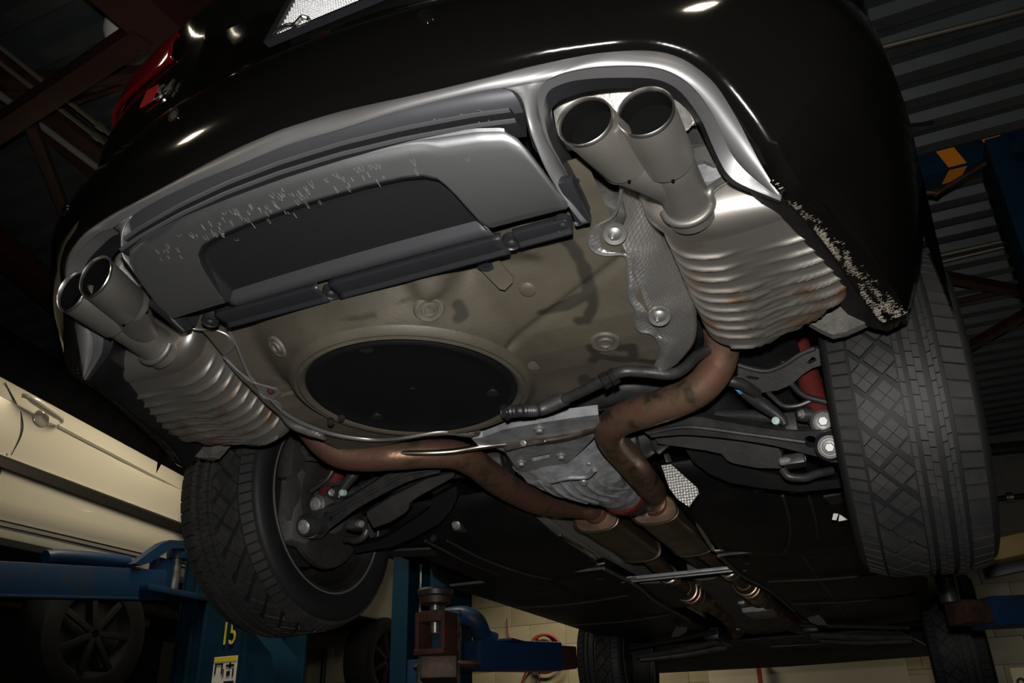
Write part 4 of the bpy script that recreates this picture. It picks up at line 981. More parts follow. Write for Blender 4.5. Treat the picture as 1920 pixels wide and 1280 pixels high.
# ------------------------------------------------------------------ floor of the car ahead of the axle
fp = []
for y, w, z in ((-.86, .60, .62), (-.6, .60, .60), (-.36, .60, .50), (-.3, .60, .44), (.45, .60, .42), (.5, .80, .38), (.9, .82, .32), (2.35, .82, .30), (2.4, .62, .30), (3.25, .62, .28), (3.3, .8, .27), (3.7, .7, .25)):
    fp.append([Vector((-w, y, z)), Vector((-.2, y, z + .02)), Vector((-.14, y, z + .08)), Vector((.14, y, z + .08)), Vector((.2, y, z + .02)), Vector((w, y, z))])
loft('floor_pan', fp, 'undertray', car, .01, 20)
for SX in (1, -1):
    # rounded tank covers between axle and floor trays
    rows_ = []
    for i in range(17):
        t = i / 16; y = .16 + .74 * t
        e = math.sin(math.pi * min(1, t * 1.9) * .5) ** .7
        rows_.append([Vector((x, y + .05 * ((x - .4) / .25) ** 2 * 0, .345 - e * (.055 + .03 * math.sin(math.pi * (x - .2) / .55)) - .03 * t + .05 * max(0, (x - .6) / .2))) for x in [.20 + .56 * k / 14 for k in range(15)]])
    tk = loft('tank_cover', rows_, 'undertray', car, .006, 50)
    tube('cover_bead', [Vector((x, .86, .262 - .02 * math.sin(math.pi * (x - .2) / .55))) for x in (.2, .3, .42, .55, .66)], .005, 'undertray', tk, 8, 24)
    box('cover_bracket', (.405, .26, .28), (.43, .30, .315), 'arm_black', tk, .003); bolt((.417, .255, .295), (0, -1, -.6), .008, tk)
    tube('cover_rib', [Vector((.47, .3, .265)), Vector((.455, .5, .247)), Vector((.42, .72, .236)), Vector((.38, .86, .235))], .004, 'dusty_black', tk, 6, 20)
    tube('cover_rib', [Vector((.53, .28, .268)), Vector((.52, .5, .25)), Vector((.50, .72, .24))], .004, 'dusty_black', tk, 6, 20)
    lathe('cover_clip', (.50, .27, .268), (0, -.8, -.6), [(0, .006), (.007, .005), (.010, 0), (.010, -.01)], 'zinc' if SX > 0 else 'dark_plastic', tk, 14)
    plate('cover_tab', [Vector((.56, .36, .262)), Vector((.70, .34, .268)), Vector((.71, .40, .262)), Vector((.57, .42, .256))], (0, 0, 1), .006, 'dusty_black', tk)
    # long flat floor trays
    rows_ = []
    for i in range(25):
        t = i / 24; y = .86 + 1.95 * t; xi = .185 if y < 1.3 else .185 + min(.05, (y - 1.3) * .1)
        rows_.append([Vector((xi, y, .285)), Vector((xi + .008, y, .252 - .012 * t)), Vector((.30, y, .25 - .015 * t)), Vector((.42, y, .248 - .015 * t)), Vector((.43, y, .243 - .015 * t)), Vector((.60, y, .243 - .015 * t)), Vector((.70, y, .243 - .012 * t)), Vector((.78, y, .252 - .01 * t)), Vector((.83, y, .29)), Vector((.86, y, .36))])
    tr = loft('floor_tray', rows_, 'undertray', car, .006, 25)
    tube('tray_edge', [Vector((x, .858, .251)) for x in (.19, .4, .6, .76)], .005, 'knuckle_grey', tr, 8, 10)
    tube('tray_side_edge', [Vector((.19, .86, .25)), Vector((.19, 1.25, .248)), Vector((.225, 1.6, .246)), Vector((.235, 2.2, .243))], .006, 'knuckle_grey', tr, 8, 24)
    for yy_ in (1.35, 1.95): tube('tray_step', [Vector((.26, yy_, .238)), Vector((.5, yy_ + .03, .231)), Vector((.74, yy_ + .02, .236))], .004, 'dusty_black', tr, 6, 16)
    for x, y in ((.25, 1.0), (.5, 1.05), (.33, 1.8), (.6, 1.7), (.4, 2.5)): lathe('tray_screw', (x, y, .244), (0, 0, -1), [(0, .003), (.009, .003), (.011, 0)], 'dark_plastic', tr, 14)
    # foil strip along the tunnel
    st = loft('tunnel_foil', [spline([(.20, .36, .325), (.195, .6, .305), (.19, .86, .285)], 20), spline([(.245, .37, .312), (.235, .6, .296), (.215, .86, .275)], 20), spline([(.262, .38, .325), (.25, .6, .305), (.225, .86, .28)], 20)], 'shield_foil', car, .002)
    loft('tunnel_wall', [spline([(.21, .25, .34), (.2, .9, .29), (.2, 2.4, .27)], 20), spline([(.19, .25, .43), (.18, .9, .42), (.18, 2.4, .40)], 20)], 'shield_foil', car, .002)
    plate('tank_strap', [(.18, .845, .262), (.30, .845, .255), (.40, .86, .25), (.30, .872, .25), (.18, .868, .262)], (0, 0, 1), .004, 'bar_steel', car)
SX = 1
for L in (((1563, 962), (1572, 963), (1568, 975), (1560, 974)), ((1574, 964), (1590, 974), (1572, 977))): plate('white_patch', [at(u, v, y=.30) for u, v in L], (0, 1, .3), .002, 'sign_white', car)  # two small flat white pieces ahead of the axle
plate('foil_flap', [at(u, v, y=.10) for u, v in ((1240, 872), (1258, 870), (1308, 915), (1310, 925), (1292, 950), (1270, 935), (1255, 915))], (0, 1, .2), .003, 'shield_foil', car)
tube('foil_flap_edge', [at(1292, 948, y=.40), at(1310, 985, y=.55), at(1337, 1030, y=.82)], .006, 'shield_foil', car, 8, 12)
plate('foil_flap', [at(u, v, y=.42) for u, v in ((985, 905), (1025, 925), (1072, 940), (1075, 930), (1030, 905), (1000, 898))], (0, 1, .2), .003, 'shield_foil', car)
tube('foil_piping', [at(1050, 1003, z=.285), at(1100, 1030, z=.277), at(1122, 1045, z=.272)], .003, 'hazard_orange' if False else 'bar_steel', car, 6, 8)
# tunnel brace
br = beam('tunnel_brace', (-.19, 1.152, .262), (.19, 1.152, .262), .012, .03, 'plate_alloy', car, .004, upv=(0, 1, 0))
beam('brace_bar', (-.19, 1.17, .256), (.19, 1.17, .256), .008, .012, 'plate_alloy', br, .002, upv=(0, 1, 0))
for x in (-.2, .2):
    plate('brace_foot', [(x - .035, 1.12, .257), (x + .03, 1.11, .257), (x + .05, 1.16, .257), (x + .03, 1.20, .257), (x - .03, 1.20, .257)], (0, 0, 1), .006, 'cast_alloy', br)
    for dx in (-.014, .014): bolt((x + dx, 1.15 + dx * .6, .256), (0, 0, -1), .007, br)
# gearbox, its pan, front subframe and arms far ahead
gb = []
for y, rx, rz in ((1.55, .07, .06), (1.75, .10, .07), (2.1, .13, .08), (2.5, .16, .09), (2.7, .2, .11), (2.95, .22, .12)):
    gb.append([Vector((.0 + math.copysign(abs(math.cos(a)) ** .7, math.cos(a)) * rx, y, .36 + math.copysign(abs(math.sin(a)) ** .7, math.sin(a)) * rz)) for a in [2 * math.pi * k / 28 for k in range(28)]])
V, F = grid(gb, closed_u=True); F.append(tuple(range(28))); gbx = fixn(O('gearbox', V, F, 'knuckle_grey', car, 40))
box('gearbox_pan', (.0, 2.22, .255), (.14, 2.5, .30), 'cast_alloy', gbx, .015); box('pan_bracket', (.02, 2.05, .27), (.05, 2.15, .30), 'cast_alloy', gbx, .006); box('pan_bracket', (.075, 2.07, .272), (.10, 2.16, .30), 'cast_alloy', gbx, .006)
plate('tunnel_plate', [(-.25, 1.25, .262), (-.12, 1.3, .262), (-.10, 1.6, .262), (-.14, 1.9, .258), (-.24, 1.9, .258), (-.26, 1.5, .262)], (0, 0, 1), .01, 'dusty_black', car)
for SX in (1, -1):
    lathe('converter', (.16, 2.9, .275), (.3, 1, -.05), [(.03, -.12), (.05, -.09), (.05, .09), (.03, .12)], 'resonator_steel', car, 20)
    tube('front_arm', [(.22, 2.75, .20), (.45, 2.80, .175), (.68, 2.83, .16)], [.02, .024, .016], 'knuckle_grey', car, 10, 14, sq=(1.5, .7))
    tube('front_arm', [(.25, 3.05, .20), (.45, 2.95, .17), (.68, 2.86, .15)], [.018, .02, .014], 'knuckle_grey', car, 10, 14)
    tube('tie_rod', [(.2, 2.6, .23), (.68, 2.68, .19)], .012, 'steel_dark', car, 8)
    box('front_subframe', (.2, 2.65, .2), (.28, 3.1, .26), 'steel_dark', car, .015)
    plate('tray_cap', [at(u, v, y=2.3) for u, v in ((1513, 1157), (1535, 1152), (1545, 1162), (1552, 1172), (1535, 1172), (1518, 1166))], (0, 1, 0), .01, 'dusty_black', car)
SX = 1
tube('front_brace', [(-.03, 3.12, .205), (.0, 3.1, .197), (.24, 3.12, .197), (.26, 3.14, .203)], .011, 'zinc', car, 10, 20)
loft('engine_tray', [[Vector((x, 2.95, .215)) for x in (-.6, 0, .6)], [Vector((x, 3.25, .165)) for x in (-.72, 0, .72)], [Vector((x, 3.5 + .12 * (x == 0), .125)) for x in (-.8, 0, .8)], [Vector((x, 3.55 + .14 * (x == 0), .16)) for x in (-.82, 0, .82)], [Vector((x, 3.55 + .14 * (x == 0), .4)) for x in (-.84, 0, .84)]], 'dusty_black', car, .01)
# ------------------------------------------------------------------ the workshop
def struct(o, label, cat='structure'): return tag(o, label, cat, kind='structure')
FZ = -H
struct(box('floor', (-9, -8, FZ - .1), (7, 8.1, FZ), 'floor_grey', None), 'grey concrete workshop floor below the lifts', 'floor')
# corrugated roof deck, ribs running across the bays
V = []; F = []; yy = []; y = -8.0
while y < 8.05:
    for dy, z in ((0, CEIL), (.075, CEIL), (.10, CEIL + .045), (.175, CEIL + .045)): yy.append((y + dy, z))
    y += .2
for y, z in yy: V += [Vector((-9, y, z)), Vector((7, y, z))]
for i in range(len(yy) - 1): F.append((2 * i, 2 * i + 1, 2 * i + 3, 2 * i + 2))
struct(O('ceiling', V, F, 'deck_steel', None, 0), 'dark corrugated steel roof deck', 'ceiling')
WY = 7.6
wf = struct(box('wall_front', (-9, WY - .006, FZ), (7, WY + .2, CEIL + .05), 'mortar', None), 'cream block wall at the far end of the workshop', 'wall')
BW, BH = .45, .24
me = None
for j in range(11):
    z0 = -.15 + j * BH
    for i in range(26):
        x0 = -7.4 + i * BW + (BW / 2 if j % 2 else 0)
        if z0 < .0 and x0 < -3: continue
        if x0 > 3.2 or z0 > 2.4: continue
        # only where the photograph shows the wall past car and lifts
        m_ = 'wall_grey' if x0 > .9 else 'wall_cream'
        if me is None or m_ not in me:
            b = box('wall_block', (0, -.0, 0), (BW - .005, .05, BH - .005), m_, None, .003); me = me or {}; me[m_] = b.data; COL.objects.unlink(b); bpy.data.objects.remove(b)
        b = bpy.data.objects.new('wall_block', me[m_]); COL.objects.link(b); b.parent = wf; b.location = (x0, WY - .012, z0); ORG[b.name] = Vector()
struct(box('wall_left', (-9.1, -8, FZ), (-9, 8, CEIL + .05), 'wall_dark', None), 'dark far left wall of the workshop', 'wall')
struct(box('wall_right', (7, -8, FZ), (7.1, 8, CEIL + .05), 'wall_grey', None), 'grey right wall of the workshop', 'wall')
struct(box('wall_back', (-9, -8.1, FZ), (7, -8, CEIL + .05), 'wall_grey', None), 'grey rear wall of the workshop', 'wall')

# lamps under the roof: the shop's own light
for i, (lx, ly, le, rd) in enumerate(LAMPS):
    t = thing('ceiling_lamp', ['tube lamp under the roof between the two cars', 'tube lamp under the roof by the far cream wall', 'tube lamp under the roof right of the far wall', 'round bay lamp under the roof behind the black car at left', 'round bay lamp under the roof behind the black car at right'][i], 'lamp', (lx, ly, CEIL - .45), 'round bay lamps' if rd else 'tube lamps under the roof')
    if rd:
        lathe('reflector', (lx, ly, CEIL - .462), (0, 0, 1), [(.17, 0), (.175, .004), (.15, .08), (.08, .17), (.05, .18), (0, .18)], 'lamp_white', t, 28, caps=False)
        lathe('lens', (lx, ly, CEIL - .46), (0, 0, -1), [(0, 0), (.165, 0)], 'lamp_glow', t, 28, caps=False)
        tube('hanger', [(lx, ly, CEIL - .29), (lx, ly, CEIL + .02)], .01, 'steel_dark', t, 6)
        continue
    box('housing', (lx - .62, ly - .14, CEIL - .455), (lx + .62, ly + .14, CEIL - .40), 'lamp_white', t, .01)
    for k in (-.05, .05): tube('lamp_tube', [(lx - .58, ly + k, CEIL - .462), (lx + .58, ly + k, CEIL - .462)], .012, 'lamp_glow', t, 10)
    for k in (-.5, .5): tube('hanger', [(lx + k, ly, CEIL - .40), (lx + k, ly, CEIL + .02)], .006, 'steel_dark', t, 6)

# roof steel, left: girder, conduits, crossing braces
g = thing('roof_girder', 'dark red steel girder crossing the roof above the bumper', 'girder', (-1.25, 2, 1.9))
gx = -1.30
box('lower_flange', (gx - .09, -3, 2.02), (gx + .09, 7.5, 2.035), 'joist_red', g, .002); box('web', (gx - .012, -3, 2.035), (gx + .012, 7.5, 2.40), 'joist_red', g); box('upper_flange', (gx - .09, -3, 2.40), (gx + .09, 7.5, 2.42), 'joist_red', g, .002)
def bar(name, label, pts, w, h, m_, cat_='brace', group=None):
    o = beam(name, pts[0], pts[1], w, h, m_, None, .004); tag(o, label, cat_, group); return o
ext = lambda a, b, f: a + (b - a) * f
a, b = at(0, 240, z=2.05), at(270, 60, z=2.05); bar('roof_brace', 'dark red diagonal brace rising past the round lamp', (ext(a, b, -.6), ext(a, b, 1.0)), .085, .07, 'joist_red')
a, b = at(0, 152, z=2.3), at(235, 141, z=2.3); bar('roof_brace', 'brown level brace crossing behind the diagonal brace', (ext(a, b, -.6), ext(a, b, 1.3)), .06, .05, 'joist_red')
a, b = at(58, 232, z=2.15), at(112, 372, z=2.15); bar('roof_brace', 'short dark red web bar dropping left of the bumper', (a, ext(a, b, 1.3)), .05, .04, 'joist_red')
a, b = at(130, 195, z=2.35), at(238, 158, z=2.35); bar('roof_brace', 'thin red rod between level brace and tail lamp', (a, b), .02, .02, 'joist_red')
a, b = at(0, 465, z=2.3), at(110, 560, z=2.3); bar('roof_brace', 'rust red beam above the pale car', (ext(a, b, -1), ext(a, b, 2)), .16, .12, 'joist_red')
a, b = at(15, 150, z=2.36), at(170, 290, z=2.36); bar('roof_purlin', 'wide dark red purlin beside the paired conduits', (ext(a, b, -.5), ext(a, b, 1.8)), .20, .06, 'joist_red', 'purlin')
for i, (p, q) in enumerate((((0, 88), (195, 243)), ((0, 118), (188, 262)), ((0, 178), (170, 305)))):
    a, b = at(*p, z=2.25), at(*q, z=2.25); c = tube('conduit', [ext(a, b, -.6), ext(a, b, 1.6)], .011 if i < 2 else .016, 'conduit' if i < 2 else 'wall_grey', None, 10)
    tag(c, ['upper of two thin pale conduits left of the bumper', 'lower of two thin pale conduits left of the bumper', 'grey pipe under the paired conduits at left'][i], 'conduit', 'conduits under the roof')
    if i < 2: 
        d = lathe('coupling', ext(a, b, .95), b - a, [(.011, -.02), (.018, -.018), (.018, .018), (.011, .02)], 'conduit', c, 12)
gp = at(241, 60, z=2.30)
dm = thing('round_lamp', 'white round lamp globe under the roof behind the red brace', 'lamp', gp)
lathe('globe', gp, (0, 0, -1), [(0, .08), (.045, .072), (.075, .05), (.09, .02), (.092, -.01), (.07, -.04)], 'lamp_white', dm, 32)
lathe('lamp_base', gp, (0, 0, 1), [(.05, .03), (.055, .04), (.05, .13), (0, .13)], 'steel_dark', dm, 24)

# right: conduit, lift overhead beam with hazard stripes, braces
a, b = at(1632, 94, z=2.38), at(1920, 20, z=2.38); tag(tube('conduit', [ext(a, b, -1), ext(a, b, 4)], .012, 'conduit', None, 10), 'long pale conduit crossing the roof at top right', 'conduit', 'conduits under the roof')
for k, (p, q) in enumerate((((1785, 474), (1890, 450)), ((1785, 486), (1890, 461)))):
    a, b = at(*p, z=2.4), at(*q, z=2.4); tag(tube('conduit', [ext(a, b, -1), ext(a, b, 3)], .012, 'conduit', None, 10), ['upper of two thin steel conduits beside the right tyre', 'lower of two thin steel conduits beside the right tyre'][k], 'conduit', 'conduits under the roof')
a, b = at(1700, 235, z=2.40), at(1750, 230, z=2.40); tag(tube('roof_rod', [a, b], .008, 'steel_dark', None, 8), 'short black rod under the deck right of the bumper', 'rod')
a, b = at(1790, 522, z=2.2), at(1912, 545, z=2.2); bar('roof_brace', 'level dark red brace right of the right tyre', (ext(a, b, -.5), ext(a, b, 1.5)), .06, .05, 'joist_red')
a, b = at(1795, 565, z=2.3), at(1880, 545, z=2.3); bar('roof_brace', 'thin dark red brace right of the right tyre', (ext(a, b, -.5), ext(a, b, 1.2)), .03, .03, 'joist_red')
a, b = at(1815, 650, z=2.1), at(1920, 590, z=2.1); bar('roof_brace', 'rising dark red brace beside the right tyre wall', (ext(a, b, -.3), ext(a, b, 1.3)), .06, .05, 'joist_red')

# ------------------------------------------------------------------ our two-post lift
PX, PYc = 1.50, 1.92
lift = thing('car_lift', 'blue two-post lift holding up the black car, orange striped crossbeam overhead', 'car lift', (0, PYc, FZ))
def post(x, y, w, d, top, m_='post_blue'):
    t = box('lift_post', (x - w / 2, y + d / 2 - .02, FZ), (x + w / 2, y + d / 2, top), m_, lift, .006)
    for k in (-1, 1): box('column_side', (x + k * (w / 2 - .01) - .01, y - d / 2, FZ), (x + k * (w / 2 - .01) + .01, y + d / 2, top), m_, t, .004)
    for k in (-1, 1): box('column_lip', (x + k * (w / 2 - .045) - .045, y - d / 2 - .008, FZ), (x + k * (w / 2 - .045) + .045, y - d / 2 + .008, top), m_, t, .004)
    box('carriage', (x - w / 2 + .03, y - d / 2 + .0, .0 - .5), (x + w / 2 - .03, y + d / 2 - .03, .12), 'lift_blue', t, .01)
    box('base_plate', (x - w / 2 - .08, y - d / 2 - .1, FZ), (x + w / 2 + .08, y + d / 2 + .1, FZ + .02), m_, t, .004)
    for k in (-.06, .06): tube('lift_chain', [(x + k, y - .02, .1), (x + k, y - .02, top)], .008, 'pin_steel', t, 6)
    return t
post(-1.43, PYc, .30, .26, 2.06); post(1.56, PYc - .08, .30, .26, 2.06)
ob = box('crossbeam', (-1.55, PYc - .06, 2.06), (1.7, PYc + .06, 2.17), 'post_blue', lift, .008)
for i in range(5):
    x0 = .70 + i * .19
    plate('hazard_stripe', [(x0, PYc - .0625, 2.065), (x0 + .075, PYc - .0625, 2.065), (x0 + .045, PYc - .0625, 2.165), (x0 - .03, PYc - .0625, 2.165)], (0, -1, 0), .002, 'hazard_orange', ob)
    plate('hazard_stripe', [(x0, PYc - .05, 2.0575), (x0 + .075, PYc - .05, 2.0575), (x0 + .045, PYc + .05, 2.0575), (x0 - .03, PYc + .05, 2.0575)], (0, 0, -1), .002, 'hazard_orange', ob)
tube('shutoff_bar', [(.9, PYc - .1, 2.02), (1.18, PYc - .1, 1.93), (1.2, PYc - .1, 1.93), (1.45, PYc - .1, 2.03)], .012, 'rust_brown', ob, 8, 20)
# arms and pads of the left post
pc = Vector((-.86, .93, .245))
ar = beam('lift_arm', pc + Vector((0, .03, -.245)), (-1.20, 1.62, .0), .13, .085, 'rust_brown', lift, .008)
lathe('pad', pc, (0, 0, 1), [(0, -.018), (.05, -.018), (.062, -.012), (.066, .004), (.062, .012), (0, .012)], 'arm_black', ar, 32)
lathe('pad_seat', pc, (0, 0, 1), [(.03, -.045), (.055, -.04), (.06, -.018), (0, -.018)], 'rust_brown', ar, 28)
lathe('pad_screw', pc, (0, 0, 1), [(.016, -.14), (.016, -.04)], 'pin_steel', ar, 16)
box('pad_yoke', (pc.x - .05, pc.y - .04, pc.z - .105), (pc.x + .05, pc.y + .05, pc.z - .065), 'rusty_steel', ar, .006)
for k in (-1, 1): box('yoke_cheek', (pc.x + k * .052 - .008, pc.y - .04, pc.z - .2), (pc.x + k * .052 + .008, pc.y + .06, pc.z - .07), 'rusty_steel', ar, .003)
box('yoke_foot', (pc.x - .06, pc.y - .045, pc.z - .215), (pc.x + .06, pc.y + .07, pc.z - .195), 'rusty_steel', ar, .004)
beam('arm_socket', (-1.02, 1.25, -.02), (-1.30, 1.72, -.02), .17, .12, 'steel_dark', ar, .01)
lathe('pivot_plate', (-1.17, 1.62, .055), (0, 0, 1), [(0, -.012), (.15, -.012), (.16, 0), (.15, .014), (0, .014)], 'rusty_steel', ar, 32)
lathe('pivot_plate', (-1.17, 1.62, .265), (0, 0, 1), [(0, -.02), (.10, -.02), (.11, 0), (.1, .018), (0, .018)], 'lift_blue', ar, 32)
lathe('pivot_pin', (-1.12, 1.56, .07), (0, 0, 1), [(0, 0), (.032, 0), (.032, .19), (0, .19)], 'pin_steel', ar, 24)
a2 = beam('lift_arm', at(884, 1228, y=1.62), at(1040, 1232, y=2.05), .12, .125, 'lift_blue', lift, .012)
beam('arm_tip', at(1035, 1232, y=2.03), at(1068, 1234, y=2.14), .10, .10, 'rust_brown', a2, .008)
tube('gooseneck', [(-1.17, 1.6, .26), (-1.09, 1.6, .262), (-1.04, 1.62, .235), at(905, 1193, y=1.68), at(922, 1205, y=1.72)], [.045, .042, .04, .042, .05], 'lift_blue', a2, 12, 24)
box('arm_top_plate', (-.05, 0, 0), (.05, .3, .012), 'lift_blue', a2, .003, None, at(940, 1202, y=1.68))
ra = beam('lift_arm', (1.42, 1.72, .10), (.90, 1.35, .075), .13, .09, 'lift_blue', lift, .01)
beam('arm_tip', (.93, 1.37, .075), (.83, 1.28, .075), .09, .07, 'rust_brown', ra, .006)
lathe('pad', (.82, 1.27, .235), (0, 0, 1), [(.03, -.13), (.03, -.05), (.06, -.04), (.065, 0), (0, 0)], 'arm_black', ra, 24)

# ------------------------------------------------------------------ the pale car on the next lift
X0 = -2.9
pale = thing('pale_sedan', 'pale beige car raised on the next lift at left', 'car', (X0 - .85, 1.5, .2))
def belt(y): return 1.40 - .135 * (y - .35) if y < 2.6 else 1.40 - .135 * 2.25 - .05 * (y - 2.6)
ys = [-1.6 + .2 * i for i in range(31)]
def side(y):
    b = belt(y) if y > -1.0 else belt(-1) - .1 * (-1 - y)
    return [Vector((X0 - .16, y, .63)), Vector((X0 - .05, y, .645)), Vector((X0 - .035, y, .675)), Vector((X0 - .035, y, .70)), Vector((X0 - .012, y, .735)), Vector((X0 - .002, y, .80)), Vector((X0, y, .93)), Vector((X0 + .003, y, 1.02)), Vector((X0 - .002, y, 1.10)), Vector((X0 - .012, y, b - .13)), Vector((X0 - .030, y, b - .115)), Vector((X0 - .045, y, b - .06)), Vector((X0 - .08, y, b - .008)), Vector((X0 - .12, y, b))]
loft('body_side', [side(y) for y in ys], 'beige_paint', pale, 0, 40, flip=True)
gl = [y for y in ys if .0 - .6 <= y <= 2.2]
loft('side_glass', [[Vector((X0 - .12, y, belt(y))), Vector((X0 - .22, y, belt(y) + .2)), Vector((X0 - .36, y, belt(y) + .40 - .12 * max(0, y - 1.2) ** 2))] for y in gl], 'glass_dark', pale, 0, 40, flip=True)
loft('roof', [[Vector((X0 - .36, y, belt(y) + .40 - .12 * max(0, y - 1.2) ** 2)), Vector((X0 - .85, y, belt(y) + .46)), Vector((X0 - 1.4, y, belt(y) + .4))] for y in gl], 'beige_paint', pale, 0, 40, flip=True)
loft('bonnet', [[Vector((X0 - .12, y, belt(y))), Vector((X0 - .85, y, belt(y) + .06)), Vector((X0 - 1.58, y, belt(y)))] for y in ys if y >= 2.1], 'beige_paint', pale, 0, 40, flip=True)
sm = lambda y, z0, z1, d: [Vector((X0 + d * .2, y, z0)), Vector((X0 + d, y, z0 + .006)), Vector((X0 + d, y, z1 - .006)), Vector((X0 + d * .2, y, z1))]
mz = lambda y: .985 - .062 * (y - .6)
loft('side_moulding', [sm(y, mz(y) - .062, mz(y) - .012, .012) for y in ys[7:24]], 'beige_dark', pale, .003, 30, flip=True)
loft('moulding_cap', [sm(y, mz(y) - .012, mz(y), .013) for y in ys[7:24]], 'beige_paint', pale, .003, 30, flip=True)
for zz, d in ((.712, .0), (.69, -.002)):
    tube('sill_groove', [(X0 - .028 + d, y, zz) for y in (-1, 0, 1, 2, 3)], .0045, 'beige_dark', pale, 6, 12)
sy = at(14, 830, x=X0).y - .60
tube('door_seam', [(X0 + .001, .63 + sy, 1.0), (X0 + .002, .655 + sy, 1.1), (X0 - .002, .65 + sy, 1.17), (X0 - .02, .62 + sy, 1.24), (X0 - .05, .55 + sy, 1.34)], .0035, 'beige_dark', pale, 6, 24)
tube('door_seam', [(X0 - .012, .60 + sy, .73), (X0 + .001, .60 + sy, .92), (X0 + .001, .61 + sy, 1.0)], .0035, 'beige_dark', pale, 6, 12)
tube('shoulder_crease', [(X0 - .012, y, belt(y) - .128) for y in (.8, 1.2, 1.6, 2.0, 2.5)], .012, 'beige_paint', pale, 6, 24)
hd = at(75, 768, x=X0)
hh = tube('door_handle', [hd + Vector((.012, -.11, .03)), hd + Vector((.03, -.09, .026)), hd + Vector((.032, 0, .006)), hd + Vector((.03, .09, -.016)), hd + Vector((.01, .12, -.024))], [.012, .02, .019, .018, .01], 'beige_paint', pale, 12, 24)
lathe('handle_cup', hd + Vector((-.004, .02, -.035)), (1, 0, 0), [(0, .012), (.02, .011), (.035, .006), (.042, 0)], 'beige_paint', hh, 24)
loft('underbody', [[Vector((X0 - .12, y, .63)), Vector((X0 - .3, y, .54 + .02 * math.sin(y * 5))), Vector((X0 - .85, y, .56)), Vector((X0 - 1.6, y, .6))] for y in ys], 'undertray', pale, .01, 30)
for y0, m_ in ((-.2, 'dusty_black'), (.7, 'dusty_black'), (1.5, 'dusty_black')):
    tube('frame_rail', [(X0 - .3, y0, .52), (X0 - .35, y0 + .8, .50)], .04, m_, pale, 10)
tube('exhaust_pipe', [(X0 - .5, -.6, .48), (X0 - .45, .6, .46), (X0 - .5, 2, .46)], .03, 'rusty_pipe', pale, 12, 14)
def simple_wheel(c, parent):
    seg = 48; prof = [(.0, .06), (.17, .05), (.2, .09), (.205, .10), (.24, .11), (.30, .10), (.318, .07), (.322, 0), (.318, -.07), (.30, -.10), (.22, -.105), (.2, -.05), (.0, -.04)]
    t = lathe('tyre', c, (1, 0, 0), prof, 'matte_black', parent, seg)
    for k in range(7):
        a = k * 2 * math.pi / 7; beam('wheel_spoke', Vector(c) + Vector((.085, 0, 0)), Vector(c) + Vector((.085, math.cos(a) * .2, math.sin(a) * .2)), .03, .02, 'matte_black', t, .004, upv=(1, 0, 0))
simple_wheel((X0 - .12, 1.25, .29), pale); simple_wheel((X0 - .12, 3.9, .36), pale)
# its lift: numbered post and swing arm
lift15 = thing('car_lift', 'blue lift carrying the pale car, its post numbered 15 in yellow', 'car lift', (-2.45, 1.65, FZ))
yq = 1.58
qx0 = at(330, 1200, y=yq).x; qx1 = at(462, 1200, y=yq).x; qx2 = at(505, 1200, y=yq).x
p15 = box('lift_post', (qx0, yq, FZ), (qx1, yq + .03, 1.35), 'post_blue', lift15, .008)
box('column_side', (qx1 - .02, yq - .01, FZ), (qx1 + .01, yq + .30, 1.35), 'post_blue', p15, .006); box('column_side', (qx0 - .01, yq, FZ), (qx0 + .02, yq + .30, 1.35), 'post_blue', p15, .006); box('column_back', (qx0, yq + .28, FZ), (qx2, yq + .30, 1.35), 'post_blue', p15, .006)
for k in (.09, .17): box('column_rib', (qx0 + k, yq - .012, FZ), (qx0 + k + .018, yq + .002, 1.3), 'post_blue', p15, .004)
plate('side_cover', [at(u, v, y=yq + .05) for u, v in ((462, 1150), (480, 1190), (508, 1225), (515, 1260), (512, 1300), (460, 1300))], (0, 1, 0), .2, 'post_blue', p15)
n1 = at(414, 1209, y=yq); n2 = at(428, 1172, y=yq)
text('post_number', '15', .155, (n1.x, yq - .004, n1.z), (1, 0, 0), (0, 0, 1), 'sign_yellow', p15, .002, sx=.62)
s0 = at(403, 1232, y=yq); s1 = at(446, 1237, y=yq); sw = s1.x - s0.x
lb = plate('warning_label', [(s0.x, yq - .003, s0.z), (s0.x + sw, yq - .003, s0.z), (s0.x + sw, yq - .003, s0.z - .19), (s0.x, yq - .003, s0.z - .19)], (0, 1, 0), .002, 'sign_white', p15)
plate('label_heading', [(s0.x + .003, yq - .005, s0.z - .003), (s0.x + sw - .003, yq - .005, s0.z - .003), (s0.x + sw - .003, yq - .005, s0.z - .024), (s0.x + .003, yq - .005, s0.z - .024)], (0, 1, 0), .001, 'sign_yellow', p15)
for (a0, b0, a1, b1) in ((.08, .16, .14, .42), (.08, .16, .4, .2), (.36, .16, .42, .42), (.44, .3, .48, .5), (.55, .2, .9, .26), (.68, .16, .76, .3), (.6, .36, .75, .48), (.84, .3, .9, .5), (.05, .62, .2, .95), (.3, .66, .36, .9), (.52, .6, .95, .95)):
    plate('label_pictogram', [(s0.x + sw * a0, yq - .0055, s0.z - .19 * b0), (s0.x + sw * a1, yq - .0055, s0.z - .19 * b0), (s0.x + sw * a1, yq - .0055, s0.z - .19 * b1), (s0.x + sw * a0, yq - .0055, s0.z - .19 * b1)], (0, 1, 0), .001, 'sign_black', p15)
xa = -2.66
e0 = at(-60, 1085, x=xa - .06); e1 = at(292, 1098, x=xa)
sa = beam('lift_arm', e0, e1, .15, .135, 'lift_blue', lift15, .008)
beam('arm_lower_edge', e0 + Vector((.078, 0, -.07)), e1 + Vector((.078, 0, -.07)), .012, .012, 'lift_blue', sa, .002)
tube('arm_top_roll', [at(85, 1044, x=xa), at(120, 1043, x=xa), at(240, 1053, x=xa)], [.03, .032, .028], 'lift_blue', sa, 12, 12)
